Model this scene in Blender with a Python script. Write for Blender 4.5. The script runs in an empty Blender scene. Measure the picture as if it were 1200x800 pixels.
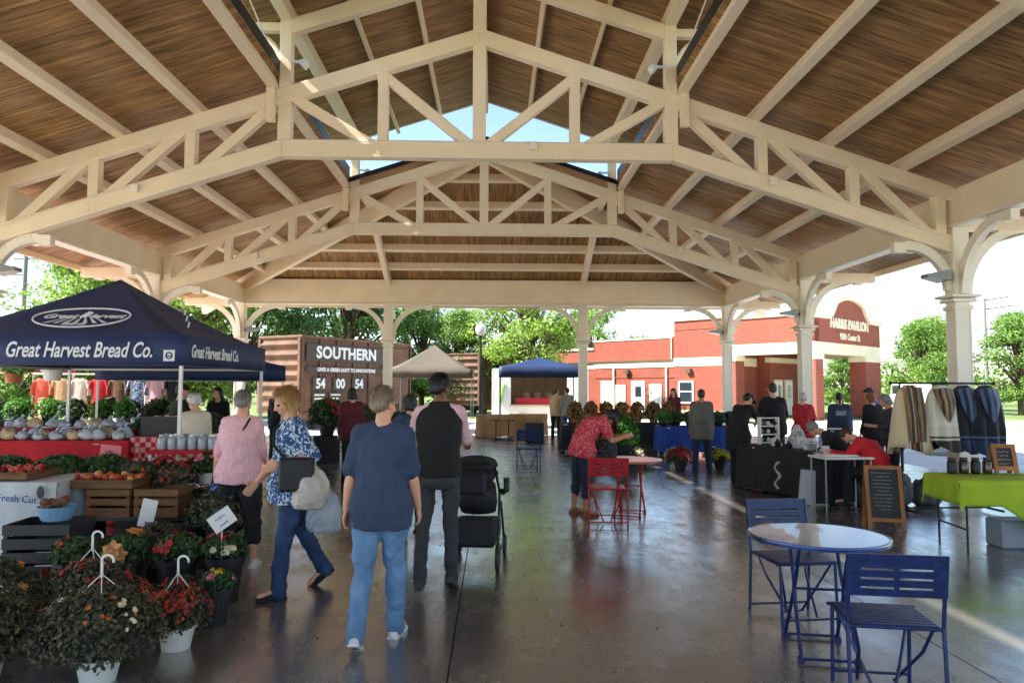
import bpy, math, random
import numpy as np
from mathutils import Vector, Matrix, Quaternion, Euler
R = math.radians
sc = bpy.context.scene
col = sc.collection

# ------------------------------------------------------------------ camera, world, sun, exposure
cam_d = bpy.data.cameras.new('camera')
cam = bpy.data.objects.new('camera', cam_d); col.objects.link(cam)
cam_d.sensor_width = 36.0; cam_d.lens = 25.8; cam_d.clip_start = 0.05; cam_d.clip_end = 3000
cam.matrix_world = (Matrix.Translation((0.26, 0, 1.7)) @ Matrix.Rotation(-0.025, 4, 'Z')
                    @ Matrix.Rotation(R(90) + 0.0625, 4, 'X') @ Matrix.Rotation(0.0037, 4, 'Z'))
sc.camera = cam
SUN_EL = R(45.0)
SUN_AZ = R(188.0)            # direction towards the sun, counter-clockwise from +X: from the left, a little behind the camera
w = bpy.data.worlds.new('World'); sc.world = w; w.use_nodes = True
nt = w.node_tree; nt.nodes.clear()
sky = nt.nodes.new('ShaderNodeTexSky'); sky.sky_type = 'NISHITA'; sky.sun_disc = False
sky.sun_elevation = SUN_EL; sky.sun_rotation = R(90) - SUN_AZ
sky.air_density = 1.0; sky.dust_density = 0.3; sky.ozone_density = 1.0
bg = nt.nodes.new('ShaderNodeBackground'); bg.inputs['Strength'].default_value = 0.075
wo = nt.nodes.new('ShaderNodeOutputWorld')
nt.links.new(sky.outputs[0], bg.inputs[0]); nt.links.new(bg.outputs[0], wo.inputs[0])
sun_d = bpy.data.lights.new('sun', 'SUN'); sun_d.energy = 3.4; sun_d.angle = R(0.5); sun_d.color = (1.0, 0.95, 0.87)
sun = bpy.data.objects.new('sun', sun_d); col.objects.link(sun)
sdir = Vector((math.cos(SUN_EL) * math.cos(SUN_AZ), math.cos(SUN_EL) * math.sin(SUN_AZ), math.sin(SUN_EL)))
sun.rotation_euler = sdir.to_track_quat('Z', 'Y').to_euler(); sun.location = (-30, 0, 40)
sc.view_settings.view_transform = 'Standard'; sc.view_settings.look = 'None'
sc.view_settings.gamma = 1; sc.view_settings.use_curve_mapping = False
sc.view_settings.exposure = 2.3
sc.render.engine = 'CYCLES'
sc.cycles.max_bounces = 7; sc.cycles.diffuse_bounces = 5; sc.cycles.glossy_bounces = 3; sc.cycles.transmission_bounces = 4
sc.cycles.transparent_max_bounces = 8; sc.cycles.sample_clamp_indirect = 6; sc.cycles.use_denoising = True
sc.cycles.caustics_reflective = False; sc.cycles.caustics_refractive = False

# ------------------------------------------------------------------ helpers
def lin(c):
    if isinstance(c, str):
        c = [int(c[i:i + 2], 16) / 255 for i in (0, 2, 4)]
    return tuple((x / 12.92 if x <= 0.04045 else ((x + 0.055) / 1.055) ** 2.4) for x in c)

MATS = {}
def mat(name, c=None, rough=0.6, metal=0.0, spec=0.5, var=0.0, vscale=6.0, stretch=(1, 1, 1), c2=None, bump=0.0, bscale=40.0,
        island=0.0, trans=0.0, coat=0.0, emit=0.0, alpha=1.0, detail=4.0, sheen=0.0, bstretch=None):
    """Principled material with noise colour variation, per-island variation and bump."""
    if name in MATS: return MATS[name]
    m = bpy.data.materials.new(name); m.use_nodes = True; MATS[name] = m
    n = m.node_tree; L = n.links; b = n.nodes['Principled BSDF']
    c = lin(c)
    b.inputs['Roughness'].default_value = rough; b.inputs['Metallic'].default_value = metal
    b.inputs['Specular IOR Level'].default_value = spec
    b.inputs['Coat Weight'].default_value = coat; b.inputs['Sheen Weight'].default_value = sheen
    b.inputs['Alpha'].default_value = alpha
    tc = n.nodes.new('ShaderNodeTexCoord')
    def mapped(st):
        mp = n.nodes.new('ShaderNodeMapping'); mp.inputs['Scale'].default_value = st
        L.new(tc.outputs['Object'], mp.inputs[0]); return mp.outputs[0]
    out = None
    if var > 0 or c2:
        no = n.nodes.new('ShaderNodeTexNoise'); no.inputs['Scale'].default_value = vscale; no.inputs['Detail'].default_value = detail
        L.new(mapped(stretch), no.inputs['Vector'])
        cr = n.nodes.new('ShaderNodeValToRGB')
        d = lin(c2) if c2 else tuple(x * (1 - var) for x in c)
        u = tuple(min(1, x * (1 + var * 0.6)) for x in c) if not c2 else c
        cr.color_ramp.elements[0].position = 0.33; cr.color_ramp.elements[1].position = 0.67
        cr.color_ramp.elements[0].color = (*d, 1); cr.color_ramp.elements[1].color = (*u, 1)
        L.new(no.outputs['Fac'], cr.inputs[0]); out = cr.outputs[0]
    if island > 0:
        g = n.nodes.new('ShaderNodeNewGeometry')
        mr = n.nodes.new('ShaderNodeMapRange'); mr.inputs['To Min'].default_value = 1 - island; mr.inputs['To Max'].default_value = 1 + island
        L.new(g.outputs['Random Per Island'], mr.inputs[0])
        mx = n.nodes.new('ShaderNodeMix'); mx.data_type = 'RGBA'; mx.blend_type = 'MULTIPLY'; mx.inputs['Factor'].default_value = 1
        if out: L.new(out, mx.inputs['A'])
        else: mx.inputs['A'].default_value = (*c, 1)
        L.new(mr.outputs[0], mx.inputs['B']); out = mx.outputs['Result']
    if out: L.new(out, b.inputs['Base Color'])
    else: b.inputs['Base Color'].default_value = (*c, 1)
    if bump > 0:
        nb = n.nodes.new('ShaderNodeTexNoise'); nb.inputs['Scale'].default_value = bscale; nb.inputs['Detail'].default_value = 5
        L.new(mapped(bstretch or stretch), nb.inputs['Vector'])
        bp = n.nodes.new('ShaderNodeBump'); bp.inputs['Strength'].default_value = bump; bp.inputs['Distance'].default_value = 0.02
        L.new(nb.outputs['Fac'], bp.inputs['Height']); L.new(bp.outputs[0], b.inputs['Normal'])
    if emit > 0:
        b.inputs['Emission Color'].default_value = (*c, 1); b.inputs['Emission Strength'].default_value = emit
    if trans > 0:
        t = n.nodes.new('ShaderNodeBsdfTranslucent'); ms = n.nodes.new('ShaderNodeMixShader'); ms.inputs[0].default_value = trans
        o = n.nodes['Material Output']
        if out: L.new(out, t.inputs[0])
        else: t.inputs[0].default_value = (*c, 1)
        L.new(b.outputs[0], ms.inputs[1]); L.new(t.outputs[0], ms.inputs[2]); L.new(ms.outputs[0], o.inputs[0])
    return m

class MB:
    """collects shapes, builds ONE mesh object"""
    def __init__(s): s.v = []; s.f = []; s.mi = []; s.cur = 0
    def add(s, vs, fs):
        k = len(s.v); s.v += [tuple(p) for p in vs]; s.f += [tuple(k + i for i in f) for f in fs]; s.mi += [s.cur] * len(fs); return s
    def box(s, c, size, rot=None):
        hx, hy, hz = size[0] / 2, size[1] / 2, size[2] / 2
        vs = [Vector((x, y, z)) for x in (-hx, hx) for y in (-hy, hy) for z in (-hz, hz)]
        if rot is not None:
            if isinstance(rot, (int, float)): rot = Matrix.Rotation(rot, 3, 'Z')
            vs = [rot @ p for p in vs]
        c = Vector(c)
        return s.add([p + c for p in vs], [(0, 1, 3, 2), (4, 6, 7, 5), (0, 4, 5, 1), (2, 3, 7, 6), (0, 2, 6, 4), (1, 5, 7, 3)])
    def bb(s, x0, x1, y0, y1, z0, z1):
        return s.box(((x0 + x1) / 2, (y0 + y1) / 2, (z0 + z1) / 2), (abs(x1 - x0), abs(y1 - y0), abs(z1 - z0)))
    def bar(s, p, q, wd, h, up=(0, 0, 1)):
        """rectangular bar p->q; h measured along up-ish, wd across"""
        p = Vector(p); q = Vector(q); d = (q - p).normalized(); up = Vector(up)
        side = d.cross(up)
        if side.length < 1e-5: side = d.cross(Vector((0, 1, 0)))
        side.normalize(); u = side.cross(d)
        vs = [b + side * (a * wd / 2) + u * (c * h / 2) for b in (p, q) for a in (-1, 1) for c in (-1, 1)]
        return s.add(vs, [(0, 1, 3, 2), (4, 6, 7, 5), (0, 4, 5, 1), (2, 3, 7, 6), (0, 2, 6, 4), (1, 5, 7, 3)])
    def tube(s, pts, r, n=8, cap=True):
        pts = [Vector(p) for p in pts]; rs = r if isinstance(r, (list, tuple)) else [r] * len(pts)
        rings = []; prev = None
        for i, p in enumerate(pts):
            d = (pts[min(i + 1, len(pts) - 1)] - pts[max(i - 1, 0)]).normalized()
            if prev is None:
                a = d.cross(Vector((0, 0, 1)))
                if a.length < 1e-3: a = d.cross(Vector((0, 1, 0)))
            else: a = prev - d * prev.dot(d)
            a.normalize(); prev = a; b = d.cross(a)
            rings.append([p + (a * math.cos(2 * math.pi * k / n) + b * math.sin(2 * math.pi * k / n)) * rs[i] for k in range(n)])
        vs = [v for rg in rings for v in rg]; fs = []
        for i in range(len(rings) - 1):
            for k in range(n):
                fs.append((i * n + k, i * n + (k + 1) % n, (i + 1) * n + (k + 1) % n, (i + 1) * n + k))
        if cap: fs += [tuple(range(n))[::-1], tuple((len(rings) - 1) * n + k for k in range(n))]
        return s.add(vs, fs)
    def lathe(s, c, prof, n=16, rot=None):
        c = Vector(c); vs = []; fs = []
        for (r, z) in prof:
            for k in range(n):
                p = Vector((r * math.cos(2 * math.pi * k / n), r * math.sin(2 * math.pi * k / n), z))
                if rot is not None: p = rot @ p
                vs.append(p + c)
        for i in range(len(prof) - 1):
            for k in range(n): fs.append((i * n + k, i * n + (k + 1) % n, (i + 1) * n + (k + 1) % n, (i + 1) * n + k))
        if prof[0][0] > 1e-6: fs.append(tuple(range(n))[::-1])
        if prof[-1][0] > 1e-6: fs.append(tuple((len(prof) - 1) * n + k for k in range(n)))
        return s.add(vs, fs)
    def prism(s, poly, d, fn):
        """poly: 2d points (ccw); fn maps (a,b,t) to a world point, t in 0..d"""
        n = len(poly); vs = [fn(a, b, 0) for a, b in poly] + [fn(a, b, d) for a, b in poly]
        fs = [tuple(range(n))[::-1], tuple(n + i for i in range(n))] + [(i, (i + 1) % n, n + (i + 1) % n, n + i) for i in range(n)]
        return s.add(vs, fs)
    def ell(s, c, r, rot=None, nu=12, nv=8):
        c = Vector(c); vs = []; fs = []
        if not isinstance(r, (tuple, list)): r = (r, r, r)
        for j in range(1, nv):
            t = math.pi * j / nv
            for i in range(nu):
                a = 2 * math.pi * i / nu
                vs.append(Vector((r[0] * math.sin(t) * math.cos(a), r[1] * math.sin(t) * math.sin(a), r[2] * math.cos(t))))
        vs.append(Vector((0, 0, r[2]))); vs.append(Vector((0, 0, -r[2])))
        for j in range(nv - 2):
            for i in range(nu): fs.append((j * nu + i, (j + 1) * nu + i, (j + 1) * nu + (i + 1) % nu, j * nu + (i + 1) % nu))
        T = len(vs) - 2; B = T + 1
        for i in range(nu):
            fs.append((T, i, (i + 1) % nu)); fs.append((B, (nv - 2) * nu + (i + 1) % nu, (nv - 2) * nu + i))
        if rot is not None: vs = [rot @ v for v in vs]
        return s.add([v + c for v in vs], fs)
    def build(s, name, m=None, parent=None, loc=(0, 0, 0), rz=0.0, bevel=0.0, smooth=False, kind=None, label=None, cat=None, group=None):
        me = bpy.data.meshes.new(name); me.from_pydata(s.v, [], s.f)
        ms = m if isinstance(m, (list, tuple)) else [m]
        for k in ms: me.materials.append(k)
        if len(ms) > 1: me.polygons.foreach_set('material_index', s.mi)
        if smooth:
            me.polygons.foreach_set('use_smooth', [True] * len(me.polygons))
        me.update()
        o = bpy.data.objects.new(name, me); col.objects.link(o); o.location = loc; o.rotation_euler = (0, 0, rz)
        if parent: o.parent = parent
        if bevel > 0:
            b = o.modifiers.new('bevel', 'BEVEL'); b.width = bevel; b.segments = 1; b.limit_method = 'ANGLE'; b.angle_limit = R(40)
        tag(o, label, cat, group, kind)
        return o

def tag(o, label=None, cat=None, group=None, kind=None):
    if label: o['label'] = label
    if cat: o['category'] = cat
    if group: o['group'] = group
    if kind: o['kind'] = kind
    return o

def empty(name, loc=(0, 0, 0), rz=0.0, parent=None, label=None, cat=None, group=None):
    o = bpy.data.objects.new(name, None); col.objects.link(o); o.location = loc; o.rotation_euler = (0, 0, rz)
    o.empty_display_size = 0.1
    if parent: o.parent = parent
    return tag(o, label, cat, group)

def copy_tree(o, parent=None, loc=None, rz=None, label=None, kids=None):
    c = o.copy(); col.objects.link(c)
    if parent: c.parent = parent
    if loc is not None: c.location = loc
    if rz is not None: c.rotation_euler = (0, 0, rz)
    if label: c['label'] = label
    for ch in (kids if kids is not None else list(o.children)): copy_tree(ch, c)
    return c

def text(name, body, size, m, parent, loc, rot, extrude=0.004, align='CENTER', shear=0.0, bold=0.0, space=1.0, sx=1.0):
    cu = bpy.data.curves.new(name, 'FONT'); cu.body = body; cu.size = size; cu.extrude = extrude; cu.align_x = align; cu.align_y = 'CENTER'
    cu.shear = shear; cu.offset = bold; cu.space_character = space; cu.resolution_u = 3
    cu.materials.append(m)
    tmp = bpy.data.objects.new(name, cu); me = bpy.data.meshes.new_from_object(tmp); me.name = name
    bpy.data.objects.remove(tmp); bpy.data.curves.remove(cu)
    o = bpy.data.objects.new(name, me); col.objects.link(o); o.parent = parent; o.location = loc; o.rotation_euler = rot; o.scale = (sx, 1, 1)
    return o

def scribble(name, n, size, m, parent, loc, rot, seed=0):
    """handwriting too small to read in the photo: word-like wavy strokes, n letters wide"""
    rr_ = random.Random(seed * 7 + n); q = MB(); x = -n * size * .26; i = 0
    while i < n:
        k = min(n - i, rr_.randint(3, 6)); pts = []
        for j in range(k * 3 + 1):
            pts.append((x + j * size * .16, size * (.18 * (1 if j % 2 else -1) * rr_.uniform(.5, 1.0) + (.22 if rr_.random() < .12 else 0)), 0))
        q.tube(pts, size * .06, 4); x += k * size * .48 + size * .3; i += k + 1
    o = q.build(name, m, parent, loc=loc, kind='stuff'); o.rotation_euler = rot
    return o

def quads_mesh(name, V, m, parent=None, loc=(0, 0, 0), kind='stuff', link=True):
    """V: (n,4,3) numpy quads -> one mesh"""
    n = len(V); me = bpy.data.meshes.new(name)
    me.vertices.add(4 * n); me.vertices.foreach_set('co', V.astype(np.float32).ravel())
    me.loops.add(4 * n); me.loops.foreach_set('vertex_index', np.arange(4 * n, dtype=np.int32))
    me.polygons.add(n); me.polygons.foreach_set('loop_start', np.arange(0, 4 * n, 4, dtype=np.int32))
    me.materials.append(m); me.update(calc_edges=True)
    if not link: return me
    o = bpy.data.objects.new(name, me); col.objects.link(o); o.location = loc
    if parent: o.parent = parent
    if kind: o['kind'] = kind
    return o

def leaf_quads(P, N, size, rng, aspect=0.55, droop=0.3):
    """kite-shaped leaves at points P, facing roughly N"""
    n = len(P)
    t = rng.normal(size=(n, 3)); N = N + 0.7 * rng.normal(size=(n, 3)); N /= np.linalg.norm(N, axis=1, keepdims=True) + 1e-9
    t -= (t * N).sum(1, keepdims=True) * N; t /= np.linalg.norm(t, axis=1, keepdims=True) + 1e-9
    b = np.cross(N, t); s = size * rng.uniform(0.6, 1.3, (n, 1))
    V = np.empty((n, 4, 3))
    V[:, 0] = P - t * s * 0.5; V[:, 1] = P + b * s * aspect * 0.5 + t * s * 0.05 - N * s * droop * 0.2
    V[:, 2] = P + t * s * 0.5; V[:, 3] = P - b * s * aspect * 0.5 + t * s * 0.05 - N * s * droop * 0.2
    return V

def blob_points(n, c, r, rng, shell=0.5):
    d = rng.normal(size=(n, 3)); d /= np.linalg.norm(d, axis=1, keepdims=True)
    rad = rng.uniform(shell, 1.0, (n, 1)) ** 0.6
    return np.array(c) + d * rad * np.array(r), d
# ------------------------------------------------------------------ materials
M_TIMBER = mat('cream_painted_timber', 'f4e0c0', 0.55, var=0.05, vscale=2, bump=0.15, bscale=40)
M_TRIM = mat('cream_painted_column', 'f2e8d6', 0.55, var=.06, vscale=1.5, bump=0.15, bscale=40)
M_BLACK = mat('black_metal', '18181a', 0.45, metal=0.4)
M_ROOF = mat('roof_metal', '4a5a50', 0.5, metal=0.3)
M_DARK = mat('dark_plastic', '1c1d1e', 0.5, var=0.2, vscale=20)
M_STEEL = mat('grey_steel', '8a8c8e', 0.35, metal=0.8)
M_WHITE = mat('white_paint', 'e8e6e0', 0.5, var=0.05)

def board_mat(name, st):
    m = mat(name, 'b58a58', 0.62, var=0.0, c2='7c5a34', vscale=3.4, stretch=st, island=0.24, bump=0.35, bscale=9, detail=7)
    return m
M_DECKX = board_mat('ceiling_boards_across', (0.5, 5.0, 1.0))
M_DECKY = board_mat('ceiling_boards_along', (5.0, 0.5, 1.0))

# ------------------------------------------------------------------ ground, slab
D0, BAY, W, A = 5.95, 6.1, 8.04, 3.22
YS = [D0, D0 + BAY, D0 + 2 * BAY]; YE = D0 + 3 * BAY
ZP, SL = 7.71, 0.328
M_GROUND = mat('dry_grass_ground', '7d8a4a', 0.9, c2='4d6428', vscale=0.6, bump=0.4, bscale=8)
M_PAVE = mat('pale_concrete_paving', 'e2ded6', 0.8, var=0.15, vscale=1.2, bump=0.2, bscale=30)
MB().bb(-900, 900, -300, 1500, -0.6, -0.05).build('ground', M_GROUND, kind='structure')
MB().bb(-13, 60, -20, 40, -0.5, -0.02).build('paved_plaza', M_PAVE, kind='structure')
MB().bb(-60, -13.02, -20, 27, -0.5, -0.02).build('parking_lot', M_PAVE, kind='structure')

mf = bpy.data.materials.new('polished_brown_concrete'); mf.use_nodes = True
n = mf.node_tree; L = n.links; b = n.nodes['Principled BSDF']
tc = n.nodes.new('ShaderNodeTexCoord')
def noise(scale, detail=4, st=(1, 1, 1), rough=0.5):
    mp = n.nodes.new('ShaderNodeMapping'); mp.inputs['Scale'].default_value = st; L.new(tc.outputs['Object'], mp.inputs[0])
    x = n.nodes.new('ShaderNodeTexNoise'); x.inputs['Scale'].default_value = scale; x.inputs['Detail'].default_value = detail
    x.inputs['Roughness'].default_value = rough; L.new(mp.outputs[0], x.inputs[0]); return x.outputs['Fac']
def ramp(fac, p0, c0, p1, c1):
    r = n.nodes.new('ShaderNodeValToRGB'); e = r.color_ramp.elements
    e[0].position = p0; e[1].position = p1; e[0].color = (*c0, 1); e[1].color = (*c1, 1); L.new(fac, r.inputs[0]); return r.outputs[0]
c1 = ramp(noise(0.55, 8, rough=0.62), 0.32, lin('504d49'), 0.68, lin('77736c'))
c2_ = ramp(noise(14, 7, rough=0.7), 0.3, (0.74, 0.74, 0.75), 0.7, (1.18, 1.16, 1.12))
st_ = ramp(noise(3.1, 10, rough=0.75), 0.60, (1, 1, 1), 0.68, (0.66, 0.64, 0.62))
m0 = n.nodes.new('ShaderNodeMix'); m0.data_type = 'RGBA'; m0.blend_type = 'MULTIPLY'; m0.inputs['Factor'].default_value = .8
L.new(c1, m0.inputs['A']); L.new(st_, m0.inputs['B']); c1 = m0.outputs['Result']
mx = n.nodes.new('ShaderNodeMix'); mx.data_type = 'RGBA'; mx.blend_type = 'MULTIPLY'; mx.inputs['Factor'].default_value = 1
L.new(c1, mx.inputs['A']); L.new(c2_, mx.inputs['B']); L.new(mx.outputs['Result'], b.inputs['Base Color'])
rr = n.nodes.new('ShaderNodeMapRange'); rr.inputs['From Min'].default_value = 0.38; rr.inputs['From Max'].default_value = 0.62
rr.inputs['To Min'].default_value = 0.16; rr.inputs['To Max'].default_value = 0.34
rn_ = n.nodes.new('ShaderNodeMath'); rn_.operation = 'MULTIPLY_ADD'; rn_.inputs[1].default_value = 0.45
sc2 = n.nodes.new('ShaderNodeMath'); sc2.operation = 'MULTIPLY'; sc2.inputs[1].default_value = 0.55; L.new(noise(1.1, 7, rough=0.65), sc2.inputs[0])
L.new(noise(7.5, 9, (1, .35, 1), 0.72), rn_.inputs[0]); L.new(sc2.outputs[0], rn_.inputs[2]); L.new(rn_.outputs[0], rr.inputs[0]); L.new(rr.outputs[0], b.inputs['Roughness']); L.new(rr.outputs[0], b.inputs['Coat Roughness'])
b.inputs['Specular IOR Level'].default_value = 1.0; b.inputs['Coat Weight'].default_value = 1.0; b.inputs['Coat IOR'].default_value = 1.9; b.inputs['Coat Roughness'].default_value = 0.26
bp = n.nodes.new('ShaderNodeBump'); bp.inputs['Strength'].default_value = 0.10; bp.inputs['Distance'].default_value = 0.02
L.new(noise(2.2, 3), bp.inputs['Height']); L.new(bp.outputs[0], b.inputs['Normal']); L.new(bp.outputs[0], b.inputs['Coat Normal'])
M_FLOOR = mf
# slab poured in panels with sawn joints
fl = empty('pavilion_floor'); fl['kind'] = 'structure'
for i, x0 in enumerate(np.arange(-9.66, 9.6, 3.22)):
    for j, y0 in enumerate(np.arange(-3.2, 27.0, 6.1)):
        MB().bb(x0 + 0.005, x0 + 3.215, y0 + 0.005, min(y0 + 6.095, 26.2), -0.4, 0).build('concrete_panel', M_FLOOR, fl)
MB().bb(-9.66, 9.66, -3.2, 26.2, -0.42, -0.012).build('joint_filler', mat('joint_grey', '3a3833', 0.8), fl)

# ------------------------------------------------------------------ pavilion
pav = empty('market_pavilion', (0, 0, 0), label='open timber market pavilion with cream trusses, columns and brown board ceiling over everything', cat='pavilion')
def ztop(x): return ZP - SL * abs(x)               # top of the truss top chord
PD = 0.20                                          # purlin depth
def zdeck(x): return ztop(x) + PD                  # underside of the boards

def make_truss(y):
    t = empty('truss', (0, y, 0), parent=pav)
    th = 0.19
    for s in (-1, 1):
        m = MB(); h = 0.27
        poly = [(0, ZP), (0, ZP - h), (8.0, ZP - SL * 8.0 - h), (8.0, ZP - SL * 8.0)]
        m.prism([(s * a, b_) for a, b_ in poly], th, lambda a, b_, q: (a, q - th / 2, b_)); m.build('top_chord', M_TIMBER, t, bevel=0.012)
        m = MB()
        xa, xb = A + 0.02, 7.92
        z0, z1 = 5.48, 5.48 - SL * (xb - xa) * 0.985
        m.prism([(s * xa, z0), (s * xb, z1), (s * xb, z1 + 0.30), (s * xa, z0 + 0.30)], th + 0.01, lambda a, b_, q: (a, q - th / 2 - 0.005, b_))
        m.build('bottom_chord', M_TIMBER, t, bevel=0.012)
    MB().bb(-A - 0.02, A + 0.02, -th / 2 - .003, th / 2 + .003, 5.48, 5.775).build('bottom_chord', M_TIMBER, t, bevel=0.012)
    def zb(x): x = abs(x); return 5.62 if x < A else 5.62 - SL * (x - A)
    pts = [-6.3, -4.75, -A, -1.6, 0, 1.6, A, 4.75, 6.3]
    for x in pts:
        wd = 0.22 if abs(x) in (0, A) else 0.17
        MB().bb(x - wd / 2, x + wd / 2, -th / 2 + .008, th / 2 - .008, zb(x) + 0.0, ztop(x) - 0.12).build('vertical', M_TIMBER, t, bevel=0.01)
    MB().bb(-7.84, -7.66, -th / 2 + .008, th / 2 - .008, zb(7.75), ztop(7.75) - .12).build('vertical', M_TIMBER, t, bevel=0.01)
    MB().bb(7.66, 7.84, -th / 2 + .008, th / 2 - .008, zb(7.75), ztop(7.75) - .12).build('vertical', M_TIMBER, t, bevel=0.01)
    def diag(x0, x1):      # top at x0, bottom at x1
        MB().bar((x0, 0, ztop(x0) - 0.2), (x1, 0, zb(x1) + 0.06), th - 0.04, 0.16, up=(0, 0, 1)).build('diagonal', M_TIMBER, t, bevel=0.01)
    for s in (-1, 1):
        diag(s * 1.68, s * 0.1)
        diag(s * 3.1, s * 1.72)
        diag(s * 3.35, s * 4.62)
        diag(s * 4.88, s * 6.17)
        diag(s * 6.42, s * 7.6)
        # clerestory post, rafter, tie plate and outrigger of the raised roof
        MB().bb(s * A - 0.1, s * A + 0.1, -0.09, 0.09, ztop(A) - 0.02, 7.80).build('clerestory_post', M_TIMBER, t, bevel=0.01)
        MB().bb(s * (A + .2) - 0.07, s * (A + .2) + 0.07, -0.22, -0.1, ztop(A) - 0.62, ztop(A) - 0.05).build('hanger_block', M_TIMBER, t, bevel=0.01)
        m = MB(); zr = 8.86
        m.prism([(0, zr), (0, zr - .26), (s * (A + .1), zr - SL * (A + .1) - .26), (s * (A + .1), zr - SL * (A + .1))], 0.17, lambda a, b_, q: (a, q - .085, b_)).build('clerestory_rafter', M_TIMBER, t, bevel=0.01)
        m = MB(); m.bb(s * (A + .1), s * (A + .72), -.06, .06, 7.62, 7.76)
        arc = [(s * (A + .1 + .55 * (1 - math.cos(a))), 0, 7.05 + .55 * math.sin(a)) for a in np.linspace(0, R(90), 8)]
        m.tube(arc, 0.045, 6); m.build('outrigger', M_TIMBER, t)
        # spotlight clamped to the post
        m = MB(); m.tube([(s * (A - .08), -.05, 7.1), (s * (A - .28), -.12, 7.06)], .025, 6)
        m.lathe((s * (A - .3), -.14, 7.0), [(0.0, .1), (.06, .1), (.1, 0), (.085, -.02), (0, -.02)], 10, Matrix.Rotation(s * R(-50), 3, 'Y')); m.build('spotlight', M_WHITE, t)
    q = MB(); rf = Matrix.Rotation(R(90), 3, 'X')
    for x in pts:
        for z in (zb(x) + .04, zb(x) - .06, ztop(x) - .10, ztop(x) - .19):
            for dx in (-.055, .055): q.lathe((x + dx, -.105, z), [(0, -.006), (.016, -.004), (.018, .012)], 6, rf)
    q.build('bolts', M_TIMBER, t, kind='stuff')
    q = MB(); q.tube([(-7.7, -.115, zb(7.7) + .12), (-3.25, -.115, 5.74), (3.25, -.115, 5.74), (7.7, -.115, zb(7.7) + .12)], .012, 6); q.build('conduit', M_TRIM, t)
    for x in (-5.6, 0.9, 4.9): MB().bb(x - .06, x + .06, -.16, -.11, zb(x) + .0, zb(x) + .14).build('junction_box', M_TRIM, t, bevel=.006)
    MB().bb(-.11, .11, -.1, .1, ZP - 0.1, 8.86).build('king_post', M_TIMBER, t, bevel=0.01)
    return t
tr = make_truss(YS[1])
copy_tree(tr, pav, (0, YS[0], 0))
copy_tree(tr, pav, (0, YS[2], 0), kids=[k for k in tr.children if not k.name.startswith(('clerestory_rafter', 'outrigger'))])
for k in col.objects:
    if k.name.startswith('king_post') and k.parent is not tr and k.parent.location.y > 18:
        k.data = k.data.copy(); k.data.vertices.foreach_set('co', [c * (1 if i % 3 != 2 or c < 8 else 0) + (ZP + .12 if i % 3 == 2 and c > 8 else 0) for i, c in enumerate([q for v in k.data.vertices for q in v.co])])

# purlins (side slopes)
PX = [3.42, 4.66, 5.92, 7.15]
def hipy(x): return YS[2] + abs(x) / 1.32
def purlin(name, p, q, wd, dp, slope_up, m=M_TIMBER): 
    return MB().bar(p, q, wd, dp, up=slope_up).build(name, m, pav, bevel=0.008)
for s in (-1, 1):
    up = Vector((s * SL, 0, 1)).normalized()
    for x in PX:
        z = zdeck(x) - PD / 2 + 0.005
        ye = hipy(x) - 0.1 if x > 3.5 else 17.9
        purlin('purlin', (s * x, -4, z), (s * x, ye, z), 0.15, PD, up)
    # inner edge of the opening beyond the last truss
    purlin('purlin', (s * A, 18.3, zdeck(A) - .1), (s * A, hipy(A), zdeck(A) - .1), 0.15, PD, up)
    # eave plate beams and fascia
    MB().bb(s * W - .12, s * W + .12, -4, YE + .12, 4.46, 5.03).build('eave_beam', M_TIMBER, pav, bevel=0.015)
    MB().bb(s * W - .15, s * W + .15, -4, YE + .15, 4.40, 4.457).build('eave_trim', M_TRIM, pav, bevel=0.01)
    purlin('purlin', (s * 9.15, -4, zdeck(9.15) - .07), (s * 9.15, YE + 1.1, zdeck(9.15) - .07), 0.10, 0.14, up)
    purlin('fascia', (s * 9.95, -4, zdeck(9.9) - .02), (s * 9.95, YE + 1.6, zdeck(9.9) - .02), 0.05, 0.24, (0, 0, 1))
ES = 0.433
def zend(y): return ZP + PD - ES * (y - YS[2])
upe = Vector((0, ES, 1)).normalized()
for sy in (1.2, 2.3, 3.3, 4.25, 5.2):
    y = YS[2] + sy; x = 1.32 * sy - 0.05
    purlin('purlin', (-x, y, zend(y) - .115), (x, y, zend(y) - .115), 0.13, 0.23, upe)
MB().bb(-W + .12, W - .12, YE - .12, YE + .12, 4.46, zend(YE) - .03).build('eave_beam', M_TIMBER, pav, bevel=0.015)
MB().bb(-W + .15, W - .15, YE - .15, YE + .15, 4.40, 4.457).build('eave_trim', M_TRIM, pav, bevel=0.01)
purlin('fascia', (-9.9, YE + 1.58, zend(YE + 1.5) - .02), (9.9, YE + 1.58, zend(YE + 1.5) - .02), 0.05, 0.24, (0, 0, 1))
for s in (-1, 1):
    p0 = Vector((0, YS[2], ZP + PD - 0.28)); p1 = Vector((s * 9.8, YS[2] + 9.8 / 1.32, zdeck(9.8) - 0.26))
    MB().bar(p0, p1, 0.16, 0.5).build('hip_rafter', M_TIMBER, pav, bevel=0.012)
    y0 = hipy(A); MB().bar((s * A, y0, zend(y0) - .16), (s * A, YE, zend(YE) - .16), 0.16, 0.3, upe).build('rafter', M_TIMBER, pav, bevel=0.01)

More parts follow.
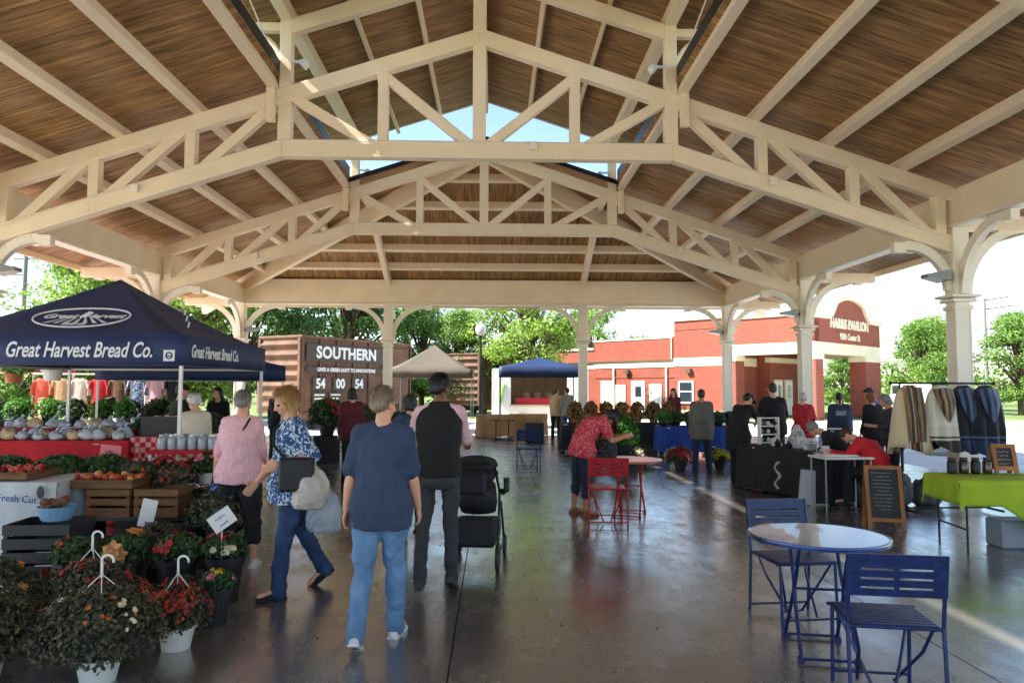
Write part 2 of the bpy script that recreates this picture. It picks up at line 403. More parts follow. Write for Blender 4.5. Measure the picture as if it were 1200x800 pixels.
# ceiling boards: each plank modelled, kept as joined masses (far below 10 px wide)
rnd = random.Random(4)
def plank_strip(fn, u0, u1, pitch, name, m):
    mb = MB(); u = u0
    while u < u1:
        ua, ub = u + 0.004, u + pitch - 0.004
        r = fn(ua, ub)
        if r: 
            dz = rnd.uniform(0, 0.006)
            vs = [(x, y, z + dz) for x, y, z in r] + [(x, y, z + dz + 0.03) for x, y, z in r]
            mb.add(vs, [(0, 1, 2, 3), (4, 7, 6, 5), (0, 4, 5, 1), (1, 5, 6, 2), (2, 6, 7, 3), (3, 7, 4, 0)])
        u += pitch
    return mb.build(name, m, pav, kind='stuff')
for s in (-1, 1):
    def side(ya, yb):
        ym = (ya + yb) / 2
        xi = 3.30 if ym < 17.95 else 0.0
        xa = max(xi, 1.32 * (ya - YS[2])); xb = max(xi, 1.32 * (yb - YS[2]))
        if xa > 9.8: return None
        xo = 9.9
        return [(s * xa, ya, zdeck(xa)), (s * xb, yb, zdeck(xb)), (s * xo, yb, zdeck(xo)), (s * xo, ya, zdeck(xo))]
    plank_strip(side, -4, YE + 1.5, 0.095, 'ceiling_boards', M_DECKX)
def endf(xa, xb):
    ya = YS[2] + abs(xa) / 1.32; yb = YS[2] + abs(xb) / 1.32; yo = YE + 1.55
    return [(xa, ya, zend(ya)), (xb, yb, zend(yb)), (xb, yo, zend(yo)), (xa, yo, zend(yo))]
plank_strip(endf, -9.88, 9.88, 0.095, 'ceiling_boards', M_DECKY)
# roof sheets on top
m = MB()
for s in (-1, 1):
    z = 0.05
    m.add([(s * 3.3, -4, zdeck(3.3) + z), (s * 3.3, 17.95, zdeck(3.3) + z), (s * 10, 17.95, zdeck(10) + z), (s * 10, -4, zdeck(10) + z)], [(0, 1, 2, 3)])
    m.add([(0, 17.95, zdeck(0) + z), (0, YS[2], zdeck(0) + z), (s * 10, YS[2] + 10 / 1.32, zdeck(10) + z), (s * 10, 17.95, zdeck(10) + z)], [(0, 1, 2, 3)])
m.add([(0, YS[2], zdeck(0) + .05), (-10, YS[2] + 10 / 1.32, zdeck(10) + .05), (10, YS[2] + 10 / 1.32, zdeck(10) + .05)], [(0, 1, 2)])
m.build('roof_sheet', M_ROOF, pav)

# raised roof (monitor)
ZR = 9.18; OV = 0.62; YM = 18.75
def zm(x): return ZR - SL * abs(x)
for s in (-1, 1):
    up = Vector((s * SL, 0, 1)).normalized()
    MB().bb(s * A - .1, s * A + .1, -4, YM - .3, 7.80, 8.03).build('clerestory_beam', M_TIMBER, pav, bevel=0.01)
    for x in (1.15, 2.25):
        purlin('purlin', (s * x, -4, zm(x) - .1), (s * x, YM, zm(x) - .1), 0.09, .18, up)
    purlin('fascia', (s * (A + OV + .03), -4, zm(A + OV) + .0), (s * (A + OV + .03), YM + .05, zm(A + OV) + .0), 0.05, 0.2, (0, 0, 1))
    MB().bar((0, YM + .03, ZR + .03), (s * (A + OV), YM + .03, zm(A + OV) + .03), .05, .12).build('fascia', M_TRIM, pav)
    def md(ya, yb): 
        xo = A + OV
        return [(s * 0.0, ya, zm(0)), (s * 0.0, yb, zm(0)), (s * xo, yb, zm(xo)), (s * xo, ya, zm(xo))]
    plank_strip(md, -4, YM, 0.095, 'ceiling_boards', M_DECKX)
    m = MB(); m.add([(0, -4, ZR + .05), (0, YM, ZR + .05), (s * (A + OV), YM, zm(A + OV) + .05), (s * (A + OV), -4, zm(A + OV) + .05)], [(0, 1, 2, 3)]).build('roof_sheet', M_ROOF, pav)
    # dark curb round the opening
    MB().bb(s * 3.31, s * 3.37, -4, 17.9, zdeck(3.3) + .0, 7.10).build('opening_curb', M_BLACK, pav)
    MB().bar((0, 17.93, zdeck(0) - .02), (s * 3.35, 17.93, zdeck(3.35) - .02), .06, .1).build('opening_curb', M_BLACK, pav)
    MB().tube([(s * 3.5, 9.6, 7.95), (s * 3.32, 11.9, 6.95)], .012, 5).build('stay_cable', M_WHITE, pav)
MB().bb(-.09, .09, -4, YM, ZR - .36, ZR - .03).build('ridge_beam', M_TIMBER, pav, bevel=0.01)

# columns
def make_column():
    c = empty('column', parent=pav)
    m = MB(); m.bb(-.17, .17, -.17, .17, 0.0, .9); m.bb(-.19, .19, -.19, .19, .0, .12); m.build('plinth', M_TRIM, c, bevel=0.012)
    m = MB(); m.bb(-.13, .13, -.13, .13, .9, 3.18)
    for sx in (-1, 1):
        for sy in (-1, 1): m.bb(sx * .10, sx * .14, sy * .10, sy * .14, .9, 3.1)
    m.build('shaft', M_TRIM, c, bevel=0.012)
    m = MB()
    for z, wd, h in ((3.05, .33, .07), (3.17, .40, .06), (3.24, .50, .05)): m.box((0, 0, z), (wd, wd, h))
    m.build('capital', M_TRIM, c, bevel=0.01)
    MB().bb(-.14, .14, -.14, .14, 3.265, 4.40).build('upper_shaft', M_TRIM, c, bevel=0.012)
    return c
def arc_brace(c, dx, dy, r=1.08, z0=3.28):
    # curved knee brace in the vertical plane (dx,dy)
    n = 12; pts = []
    for a in np.linspace(0, R(90), n): pts.append((0.14 + r * (1 - math.cos(a)), z0 + r * math.sin(a)))
    m = MB(); d = Vector((dx, dy, 0)); sd = Vector((-dy, dx, 0))
    for i in range(n - 1):
        (u0, z_0), (u1, z_1) = pts[i], pts[i + 1]
        aa = math.atan2(z_1 - z_0, u1 - u0); nx, nz = -math.sin(aa) * .075, math.cos(aa) * .075
        a2 = math.atan2(pts[min(i + 2, n - 1)][1] - z_0, pts[min(i + 2, n - 1)][0] - u0)
        P = lambda u, z, q: d * u + sd * q + Vector((0, 0, z))
        vs = [P(u0 - nx, z_0 - nz, -.06), P(u0 + nx, z_0 + nz, -.06), P(u0 + nx, z_0 + nz, .06), P(u0 - nx, z_0 - nz, .06),
              P(u1 - nx, z_1 - nz, -.06), P(u1 + nx, z_1 + nz, -.06), P(u1 + nx, z_1 + nz, .06), P(u1 - nx, z_1 - nz, .06)]
        m.add(vs, [(0, 1, 2, 3), (7, 6, 5, 4), (0, 4, 5, 1), (1, 5, 6, 2), (2, 6, 7, 3), (3, 7, 4, 0)])
    e = d * (0.14 + r + .1)
    m.box((e.x, e.y, z0 + r - .04), (.2 if dx else .14, .14 if dx else .2, .17))
    m.build('curved_brace', M_TRIM, c)
for s in (-1, 1):
    for y in YS + [YE]:
        c = make_column(); c.location = (s * W, y, 0)
        arc_brace(c, 0, -1)
        if y < YE: arc_brace(c, 0, 1); arc_brace(c, -s, 0, 0.75, 3.35)
        else: arc_brace(c, -s, 0)
        arc_brace(c, s, 0, 1.15, 3.28)
        MB().bb(min(s * .14, s * 1.8), max(s * .14, s * 1.8), -.09, .09, 4.36, 4.6).build('outrigger', M_TIMBER, c, bevel=0.01)
        # floodlight on the column facing the hall
        m = MB(); m.tube([(-s * .14, -.05, 3.55), (-s * .3, -.1, 3.55)], .03, 6)
        m.add([(-s * .28, -.3, 3.48), (-s * .28, .1, 3.48), (-s * .28, .1, 3.66), (-s * .28, -.3, 3.66), (-s * .62, -.2, 3.54), (-s * .62, .0, 3.54), (-s * .62, .0, 3.6), (-s * .62, -.2, 3.6)],
              [(0, 1, 2, 3), (7, 6, 5, 4), (0, 4, 5, 1), (1, 5, 6, 2), (2, 6, 7, 3), (3, 7, 4, 0)]).build('floodlight', M_STEEL, c)
for x in (-A, A):
    c = make_column(); c.location = (x, YE, 0)
    arc_brace(c, -1, 0); arc_brace(c, 1, 0); arc_brace(c, 0, 1, 0.9)

# fallen leaves and crumbs on the slab
rgl = np.random.default_rng(3); nl_ = 260
Pl = np.stack([rgl.uniform(-8, 8, nl_), rgl.uniform(3.5, 25, nl_), np.full(nl_, .006)], 1); Nl = np.tile([0, 0, 3.0], (nl_, 1)) 
quads_mesh('fallen_leaves', leaf_quads(Pl, Nl, .035, rgl, .5, 0.1), mat('dry_leaf', '5a4226', .8, island=.5))
# ------------------------------------------------------------------ trees
rng = np.random.default_rng(7)
M_LEAF = [mat('leaf_bright', '88a640', 0.55, island=0.45, trans=0.35, var=0.3, vscale=0.8),
          mat('leaf_mid', '6c9038', 0.55, island=0.45, trans=0.3, var=0.3, vscale=0.8),
          mat('leaf_dark', '5c8036', 0.6, island=0.45, trans=0.25, var=0.3, vscale=0.8)]
M_BARK = mat('bark', '5a4a3a', 0.9, var=0.3, vscale=4, bump=0.5, bscale=14, stretch=(1, 1, .3))
def tree_meshes(seed, H, CR, ncl, nl, size, mi, open_=False):
    rg = np.random.default_rng(seed); rr_ = random.Random(seed)
    tm = MB(); tm.tube([(0, 0, -.2), (.05, 0, H * .2), (-.05, .08, H * .5), (0, 0, H * .86)], [H * .028, H * .022, H * .015, .03], 9)
    V = []
    for k in range(ncl):
        a = rr_.uniform(0, 2 * math.pi); h = rr_.uniform(.16, 1.0); 
        env = math.sin(min(1, max(0.0, (h - .12) / .88)) ** .75 * math.pi) ** .55 if h < 1 else .2
        rad = CR * env * rr_.uniform(.35, 1.0) * .82
        c = (rad * math.cos(a), rad * math.sin(a), H * h * .93)
        cr = CR * rr_.uniform(.2, .36) * (0.7 if open_ else 1)
        tm.tube([(0, 0, H * max(.15, h * .5)), (c[0] * .5, c[1] * .5, H * h * .72), c], [H * .012, H * .007, .02], 5)
        P, N = blob_points(int(nl / ncl * rr_.uniform(.6, 1.4)), c, (cr, cr, cr * .62), rg, .35)
        N[:, 2] += .5
        V.append(leaf_quads(P, N, size, rg, .7))
    V = np.concatenate(V)
    tmh = tm; return tmh, V
TREE_KINDS = []
def tree_kind(name, *a):
    tb, V = tree_meshes(*a)
    me = quads_mesh('crown', V, M_LEAF[a[6]], link=False)
    me2 = bpy.data.meshes.new('trunk'); me2.from_pydata(tb.v, [], tb.f); me2.materials.append(M_BARK); me2.update()
    TREE_KINDS.append((name, me, me2))
tree_kind('broadleaf_tree', 1, 9.0, 4.2, 70, 26000, .17, 0)
tree_kind('broadleaf_tree', 2, 8.0, 3.6, 60, 22000, .16, 1)
tree_kind('broadleaf_tree', 3, 10.0, 4.0, 60, 22000, .19, 2)
tree_kind('broadleaf_tree', 4, 7.0, 3.0, 34, 7000, .15, 1, True)
def plant_tree(k, loc, s, rz, label, group='trees beyond the pavilion'):
    name, cm, tm = TREE_KINDS[k]
    r = empty(name, loc, rz, label=label, cat='tree', group=group); r.scale = (s, s, s)
    o = bpy.data.objects.new('crown', cm); col.objects.link(o); o.parent = r; o['kind'] = 'stuff'
    o = bpy.data.objects.new('trunk', tm); col.objects.link(o); o.parent = r
for a in [
    (0, (2.4, 44, 0), 1.05, 0.3, 'large bright green maple filling the gap between the grey and blue canopies'),
    (1, (-1.8, 46, 0), .85, 1.7, 'bright tree right behind the grey canopy peak'),
    (1, (-4.6, 50, 0), 1.0, 2.2, 'tree showing just right of the left rear middle column'),
    (2, (-9.0, 46, 0), 1.1, .2, 'dark green tree rising over the right end of the brown boxcar'),
    (2, (-13.5, 41, 0), 1.15, 4.2, 'dark tree rising over the left end of the brown boxcar'),
    (0, (-14.6, 34, 0), 1.15, 1.0, 'yellow green tree seen between the two left rear columns'),
    (0, (-17.8, 34, 0), .98, 2.0, 'yellow green tree just left of the second left column'),
    (1, (-19.5, 31, 0), .60, 3.0, 'green tree above the slope of the bakery tent'),
    (1, (-25.0, 38, 0), .46, 5.0, 'green tree low behind the bakery tent logo'),
    (3, (-31.5, 40, 0), .95, 0.4, 'thin leaved tree at the far left beside the sky gap'),
    (3, (7.8, 56, 0), 1.25, 1.4, 'sparse half bare tree behind the right rear middle column'),
    (2, (5.6, 60, 0), .75, 2.4, 'dark tree peeking over the low brick wing'),
    (3, (13.6, 66, 0), 1.0, 0.9, 'small tree top showing above the brick parapet'),
    (1, (31.0, 52, 0), .85, 0.6, 'rounded green tree just right of the curved brick gable'),
    (0, (37.0, 60, 0), .9, 1.9, 'green tree framed inside the brick portico opening'),
    (1, (36.0, 49, 0), .9, 2.9, 'green tree just right of the right front column'),
    (0, (40.5, 48, 0), 1.0, 3.9, 'tallest green tree at the right edge of the photo'),
    (1, (29.0, 60, 0), .62, 4.9, 'tree behind the pale van seen through the portico')]:
    plant_tree(*a)
# far hedge row closing the horizon
P, N = [], []
for k in range(120):
    a = -75 + 200 * k / 119 + rng.uniform(-1, 1)
    p, q = blob_points(170, (a, 78 + rng.uniform(-6, 6), 1.6 + rng.uniform(0, 1.2)), (2.6, 2, 1.9), rng, .4); P.append(p); N.append(q)
quads_mesh('far_woods', leaf_quads(np.concatenate(P), np.concatenate(N), .5, rng, .8), M_LEAF[2])

# ------------------------------------------------------------------ brick building
def brick_mat():
    m = bpy.data.materials.new('red_brick'); m.use_nodes = True; nn = m.node_tree; LL = nn.links; bb = nn.nodes['Principled BSDF']
    t = nn.nodes.new('ShaderNodeTexCoord'); sp = nn.nodes.new('ShaderNodeSeparateXYZ'); LL.new(t.outputs['Object'], sp.inputs[0])
    ad = nn.nodes.new('ShaderNodeMath'); ad.operation = 'ADD'; LL.new(sp.outputs[0], ad.inputs[0]); LL.new(sp.outputs[1], ad.inputs[1])
    cb = nn.nodes.new('ShaderNodeCombineXYZ'); LL.new(ad.outputs[0], cb.inputs[0]); LL.new(sp.outputs[2], cb.inputs[1])
    br = nn.nodes.new('ShaderNodeTexBrick'); br.inputs['Scale'].default_value = 1; br.inputs['Brick Width'].default_value = .21
    br.inputs['Row Height'].default_value = .076; br.inputs['Mortar Size'].default_value = .008; br.inputs['Bias'].default_value = -.2
    br.inputs['Color1'].default_value = (*lin('8a3826'), 1); br.inputs['Color2'].default_value = (*lin('742c1e'), 1); br.inputs['Mortar'].default_value = (*lin('946a58'), 1)
    LL.new(cb.outputs[0], br.inputs[0])
    no = nn.nodes.new('ShaderNodeTexNoise'); no.inputs['Scale'].default_value = 1.5; no.inputs['Detail'].default_value = 5; LL.new(t.outputs['Object'], no.inputs[0])
    mr = nn.nodes.new('ShaderNodeMapRange'); mr.inputs['To Min'].default_value = .75; mr.inputs['To Max'].default_value = 1.3; LL.new(no.outputs['Fac'], mr.inputs[0])
    x = nn.nodes.new('ShaderNodeMix'); x.data_type = 'RGBA'; x.blend_type = 'MULTIPLY'; x.inputs['Factor'].default_value = 1
    LL.new(br.outputs['Color'], x.inputs['A']); LL.new(mr.outputs[0], x.inputs['B']); LL.new(x.outputs['Result'], bb.inputs['Base Color'])
    bb.inputs['Roughness'].default_value = .85
    bu = nn.nodes.new('ShaderNodeBump'); bu.inputs['Strength'].default_value = .5; bu.inputs['Distance'].default_value = .01; bu.invert = True
    LL.new(br.outputs['Fac'], bu.inputs['Height']); LL.new(bu.outputs[0], bb.inputs['Normal'])
    return m
M_BRICK = brick_mat()
M_CREAM = mat('cream_stucco', 'ded2b4', .75, var=.08, vscale=1, bump=.1)
M_GLASS = mat('dark_glass', '2a3238', .08, spec=.8)
# building frame: local x runs along facade A (away, to the left), local y runs into the building (away, to the right)
ang = math.atan2(.75, -.66)
bl = empty('brick_building', (17.55, 39.0, 0), 0, label='red brick building with cream bands and curved gable portico across the plaza', cat='building')
bl.rotation_euler = (0, 0, ang)     # local +X = direction A ; local +Y points (-.75,-.66) = towards us
# so into the building is local -Y
def lb(x0, x1, d0, d1, z0, z1, name, m, bev=0, parent=None):
    return MB().bb(x0, x1, -d1, -d0, z0, z1).build(name, m, parent or bl, bevel=bev)
lb(5.6, 9.0, 0, 11, 0, 3.05, 'wall', M_BRICK); lb(5.6, 9.0, 0, 11, 3.56, 5.85, 'wall', M_BRICK); lb(5.6, 9.05, -.03, 11, 3.05, 3.56, 'cream_band', M_CREAM)
lb(5.0, 5.6, 4.0, 11, 0, 5.85, 'wall', M_BRICK)
lb(9.0, 15.6, .05, 11, 0, 3.02, 'wall', M_BRICK); lb(9.0, 15.6, .05, 11, 3.5, 4.85, 'wall', M_BRICK); lb(9.06, 15.6, .0, 11, 3.02, 3.5, 'cream_band', M_CREAM)
lb(15.6, 19.6, .1, 11, 0, 3.0, 'wall', M_BRICK); lb(15.6, 19.6, .1, 11, 3.5, 4.3, 'wall', M_BRICK); lb(15.6, 19.6, .06, 11, 3.0, 3.5, 'cream_band', M_CREAM)
lb(4.9, 9.15, -.12, 11.1, 5.85, 6.12, 'cornice', M_CREAM, .03); lb(9.15, 15.7, .0, 11.1, 4.85, 4.95, 'coping', M_CREAM); lb(15.7, 19.7, 0, 11.1, 4.3, 4.45, 'coping', M_CREAM)
# portico wing: beams on brick piers
for (x0, x1, d0, d1) in ((0, .95, 0, .95), (4.75, 5.6, 0, .95), (0, .95, 6.6, 8.9), (4.75, 5.0, 4.0, 8.9)):
    lb(x0, x1, d0, d1, 0, 3.3, 'brick_pier', M_BRICK); 
    lb(x0 - .04, x1 + .04, d0 - .04, d1 + .04, 3.3, 3.62, 'pier_cap', M_CREAM)
lb(.0, 5.0, .02, .6, 3.62, 4.25, 'fascia', M_CREAM); lb(.02, .6, .6, 8.88, 3.62, 4.25, 'fascia', M_CREAM); lb(.6, 5.0, 8.2, 8.88, 3.62, 4.2, 'fascia', M_CREAM)
lb(.0, 5.0, .0, .5, 4.25, 5.7, 'wall', M_BRICK); lb(.5, 5.0, .5, 8.4, 4.0, 4.2, 'portico_ceiling', M_CREAM)
lb(-.1, 4.9, -.12, .6, 5.7, 6.0, 'cornice', M_CREAM, .03)
# curved gable wall on the portico front (local x = 0 plane, running into depth)
N_ = 40; prof = []
for i in range(N_ + 1):
    u = 8.9 * i / N_; k = abs(u - 4.45) / 2.6
    z = 5.55 + (1.25 * math.sqrt(max(0, 1 - (k / 1.0) ** 2)) if k < .72 else 1.25 * math.sqrt(1 - .72 ** 2) * max(0, 1 - (k - .72) / .42) ** 2)
    prof.append((u, z))
m = MB(); m.prism([(u, 4.25) for u in (0, 8.9)] + [(u, z) for u, z in reversed(prof)], .4, lambda a, b_, q: (q, -a, b_)); m.build('gable_wall', M_BRICK, bl)
m = MB()
for i in range(N_):
    (u0, z0), (u1, z1) = prof[i], prof[i + 1]
    m.add([(q, -u, z + h) for u, z in ((u0, z0), (u1, z1)) for q in (-.16, .46) for h in (0, .26)], [(0, 1, 3, 2), (4, 6, 7, 5), (0, 4, 5, 1), (2, 3, 7, 6), (0, 2, 6, 4), (1, 5, 7, 3)])
m.build('gable_coping', M_CREAM, bl)
M_SIGN = mat('sign_cream_letters', 'eadfc0', .5)
text('sign_lettering', 'HARRIS PAVILION', .78, M_SIGN, bl, (-.03, -4.45, 5.35), (R(90), 0, R(-90)), .03, bold=.012, sx=.84)
text('sign_lettering', '9201 Center St', .52, M_SIGN, bl, (-.03, -4.45, 4.65), (R(90), 0, R(-90)), .02, bold=.008, sx=.84)
lb(5.6, 9.0, -.05, 0, 0, .35, 'plinth', M_CREAM); lb(5.62, 8.98, -.035, 0, 5.30, 5.42, 'string_course', M_BRICK); lb(9.02, 15.55, .0, .048, 2.35, 2.45, 'string_course', M_BRICK)
for x in (9.6, 13.85, 16.5): lb(x - .05, x + .05, -.09, .0, 0, 3.0, 'downpipe', M_CREAM)
lb(9.1, 19.5, -.10, -.005, 3.42, 3.5, 'gutter', mat('bronze', '6a5a48', .5, metal=.5))
# openings on facade A (x along wall, z0,z1)
def opening(x0, x1, z0, z1, kind, y=.0):
    f = MB(); t = .1
    f.bb(x0, x1, y, y + .07, z1 - t, z1); f.bb(x0, x0 + t, y, y + .07, z0, z1 - t); f.bb(x1 - t, x1, y, y + .07, z0, z1 - t)
    o = f.build('window_frame' if kind == 'window' else 'door_frame', M_WHITE, bl)
    if kind == 'window':
        zm_ = (z0 + z1) / 2
        MB().bb(x0 + t, x1 - t, y + .01, y + .03, z0 + .03, z1 - t).build('pane', M_GLASS, o)
        MB().bb(x0 + t, x1 - t, y + .035, y + .06, zm_ - .03, zm_ + .03).build('sash_bar', M_WHITE, o)
        MB().bb(x0 - .05, x1 + .05, y, y + .12, z0 - .1, z0).build('sill', M_CREAM, o)
    else:
        MB().bb(x0 + t, x1 - t, y + .01, y + .04, z0, z1 - t).build('door_leaf', M_WHITE, o)
        if kind == 'door': MB().bb(x0 + .3, x1 - .3, y + .042, y + .05, z0 + 1.1, z1 - .35).build('pane', M_GLASS, o)
opening(7.6, 8.7, .85, 2.15, 'window')
opening(10.0, 10.95, 0, 1.95, 'door_blank', -.045)
opening(11.3, 12.4, 0, 2.15, 'door', -.045)
opening(12.9, 13.7, 0, 1.9, 'door_blank', -.045)
opening(14.0, 15.0, 0, 2.15, 'door_blank', -.045)
for x in (7.9, 12.7): 
    m = MB(); m.bb(x - .18, x + .18, 0.0, .25, 2.62, 2.9); m.bb(x - .05, x + .05, -.05, .05, 2.7, 2.8); m.build('wall_light', mat('bronze', '6a5a48', .5, metal=.5), bl)
m = MB(); m.tube([(9.2, .03, 3.5), (9.2, .03, 4.85)], .04, 6).build('downpipe', M_CREAM, bl)
# doors under the portico on the end wall of the main block (plane local x = 5)
for d0, d1, nm in ((4.4, 5.4, 'door_leaf'), (5.7, 6.7, 'door_leaf')):
    f = MB().bb(4.62, 4.72, -d1, -d0, 0, 2.25).build('door_frame', M_CREAM, bl); MB().bb(4.58, 4.615, -d1 + .1, -d0 - .1, 0, 2.12).build(nm, M_WHITE, f)
    MB().bb(4.56, 4.575, -d1 + .32, -d0 - .32, 1.1, 1.9).build('pane', M_GLASS, f)

# ------------------------------------------------------------------ boxcars on the siding
M_BOX = mat('boxcar_brown', '74543e', .8, c2='563e2e', vscale=1.5, bump=.15)
M_LET = mat('white_lettering', 'e9e9e4', .6)
def make_boxcar(L_, lettered, loc, rz, label):
    t = empty('boxcar', loc, rz, label=label, cat='railway car', group='brown boxcars on the siding')
    w_, z0, z1 = 2.3, .62, 3.62
    MB().bb(0.04, L_ - .04, .04, w_ - .04, z0, z1).build('body', M_BOX, t)
    m = MB(); m.bb(-.02, L_ + .02, -.06, w_ + .06, z1, z1 + .12); m.build('roof', M_BOX, t, bevel=.03)
    for k in range(7):      # corrugated end: horizontal ribs
        z = z0 + .18 + k * (z1 - z0 - .3) / 6.6
        MB().prism([(-.09, z + .12), (.04, z), (.04, z + .26)], w_ - .24, lambda a, b_, q: (a, .12 + q, b_)).build('end_rib', M_BOX, t)
    for y in (.06, w_ - .06): MB().bb(-.07, .05, y - .06, y + .06, z0, z1).build('corner_post', M_BOX, t)
    ns = round(L_ / 1.05)
    for k in range(ns + 1):
        x = .05 + (L_ - .1) * k / ns
        if 5.25 < x < 6.95: continue
        MB().bb(x - .045, x + .045, -.05, .04, z0 + .05, z1).build('side_post', M_BOX, t)
    for z in np.arange(z0 + .28, z1, .34):      # lining board joints standing proud between the posts
        MB().bb(.1, L_ - .1, .022, .045, z, z + .3).build('side_board', M_BOX, t)
    MB().bb(5.3, 6.9, -.09, .03, z0 + .1, z1 - .15).build('sliding_door', M_BOX, t, bevel=.01)
    MB().bb(0, L_, -.08, .06, z0 - .22, z0 + .05).build('side_sill', M_BOX, t)
    MB().bb(.3, L_ - .3, .3, w_ - .3, z0 - .2, z0).build('underframe', M_BLACK, t)
    for x in (1.0, 2.5, L_ - 2.5, L_ - 1.0):
        m = MB()
        for y in (.35, w_ - .35): m.tube([(x, y - .06, .36), (x, y + .06, .36)], .38, 16)
        m.tube([(x, .35, .36), (x, w_ - .35, .36)], .07, 8); m.build('wheelset', M_BLACK, t)
    m = MB(); m.tube([(.15, -.1, .3), (.15, -.1, 3.5)], .02, 5); m.tube([(.6, -.1, .3), (.6, -.1, 3.5)], .02, 5)
    for z in np.arange(.5, 3.5, .38): m.tube([(.15, -.1, z), (.6, -.1, z)], .02, 5)
    if not lettered: m.build('ladder', M_BLACK, t)
    if lettered:
        dk = mat('dark_lettering_panel', '4a4038', .7, var=.2)
        y = -.056
        MB().bb(.25, 5.1, y, y + .008, 2.72, 3.42).build('name_panel', dk, t)
        MB().bb(.25, 5.1, y, y + .008, 2.28, 2.50).build('slogan_panel', dk, t)
        for k in range(3): MB().bb(.62 + k * 1.18, 1.5 + k * 1.18, y, y + .008, 1.55, 2.08).build('number_panel', dk, t)
        for k in range(2): MB().bb(.62 + k * .95, 1.4 + k * .95, y, y + .008, 1.0, 1.48).build('data_panel', dk, t)
        cx_ = (.25 + 5.1) / 2
        text('lettering', 'SOUTHERN', .66, M_LET, t, (cx_, y - .004, 3.07), (R(90), 0, 0), .004, bold=.022, sx=1.06, space=1.05)
        text('lettering', 'GIVES A GREEN LIGHT TO INNOVATIONS', .21, M_LET, t, (cx_, y - .004, 2.39), (R(90), 0, 0), .004, bold=.008, sx=.92)
        for k, s_ in enumerate(('54', '00', '54')): text('lettering', s_, .54, M_LET, t, (1.06 + k * 1.18, y - .004, 1.81), (R(90), 0, 0), .004, bold=.018)
        for k in range(2):
            for q in range(3): 
                MB().bb(.72 + k * .95, 1.3 + k * .95 - .12 * q, y - .006, y, 1.34 - q * .15, 1.40 - q * .15).build('data_line', M_LET, t)
    return t
bang = math.atan2(.87, .5)
make_boxcar(7.2, True, (-7.3, 29.0, 0), bang, 'brown SOUTHERN lettered boxcar parked behind the left rear of the pavilion')
make_boxcar(12.2, False, (-.55, 43.5, 0), bang, 'second brown boxcar partly seen between the grey and blue canopies')

# ------------------------------------------------------------------ lamps, poles
def lamp_post(loc, h, label):
    t = empty('street_lamp', loc, label=label, cat='lamp post', group='globe street lamps')
    m = MB(); m.lathe((0, 0, 0), [(.18, 0), (.18, .15), (.1, .35), (.06, .5), (.045, h - .5), (.09, h - .48), (.09, h - .42), (0, h - .42)], 12); m.build('post', mat('lamp_green_black', '25302a', .4, metal=.5), t)
    m = MB(); m.lathe((0, 0, 0), [(.1, h - .42), (.19, h - .25), (.2, h - .12), (.14, h), (.05, h + .03), (.03, h + .12), (0, h + .13)], 14); m.build('globe', mat('frosted_globe', 'f4f4ee', .3, spec=.6), t, smooth=True)
    return t
lamp_post((-.22, 27.3, -.02), 4.05, 'globe street lamp standing right beside the grey canopy')
lamp_post((23.0, 45.5, -.02), 3.1, 'white lantern lamp seen through the brick portico')
def utility_pole(loc, h, label, kind):
    t = empty('utility_pole', loc, label=label, cat='pole')
    MB().tube([(0, 0, -.1), (0, 0, h)], [.16, .1], 8).build('mast', mat('pole_grey', '7a7a78', .6), t)
    for z, l, dz in kind: MB().tube([(0, 0, z), (l, 0, z + dz)], .06, 6).build('cross_arm', MATS['pole_grey'], t)
    return t
utility_pole((38.5, 56, 0), 8.8, 'tall grey utility pole with three side arms above the right trees', [(8.6, 1.9, .3), (7.9, 2.4, .35), (6.3, 1.9, .3)])
m = utility_pole((-23.8, 38, 0), 8.4, 'thin lattice pole in the sky gap left of the bakery tent peak', [(8.2, -.6, 0), (8.2, .6, 0), (7.4, -.8, 0)])
for z in (6.2, 7.0, 7.8): MB().tube([(-45, 38, z + .2), (-23.8, 38, z)], .015, 4).build('overhead_wire', M_BLACK, m).matrix_parent_inverse = Matrix.Translation((23.8, -38, 0))
# ------------------------------------------------------------------ people
def ring_loft(mb, rings, n=16):
    """rings: (center, axisA(vec), a, axisB(vec), b)"""
    vs = []; fs = []
    for c, A_, a, B_, b_ in rings:
        for k in range(n):
            t = 2 * math.pi * k / n; vs.append(Vector(c) + A_ * (a * math.cos(t)) + B_ * (b_ * math.sin(t)))
    for i in range(len(rings) - 1):
        for k in range(n): fs.append((i * n + k, i * n + (k + 1) % n, (i + 1) * n + (k + 1) % n, (i + 1) * n + k))
    fs += [tuple(range(n))[::-1], tuple((len(rings) - 1) * n + k for k in range(n))]
    mb.add(vs, fs)
def limb(mb, pts, rs, n=12, flat=1.0):
    """tube with rounded ends: catmull-ish subdivision of radii"""
    P_ = []; R_ = []
    for i in range(len(pts) - 1):
        for k in range(4):
            t = k / 4; P_.append(Vector(pts[i]).lerp(Vector(pts[i + 1]), t)); R_.append(rs[i] * (1 - t) + rs[i + 1] * t)
    P_.append(Vector(pts[-1])); R_.append(rs[-1])
    mb.tube(P_, R_, n)
    mb.ell(pts[0], rs[0] * .98, nu=10, nv=6); mb.ell(pts[-1], rs[-1] * .98, nu=10, nv=6)
    for i in range(1, len(pts) - 1): mb.ell(pts[i], rs[i] * .99, nu=10, nv=6)

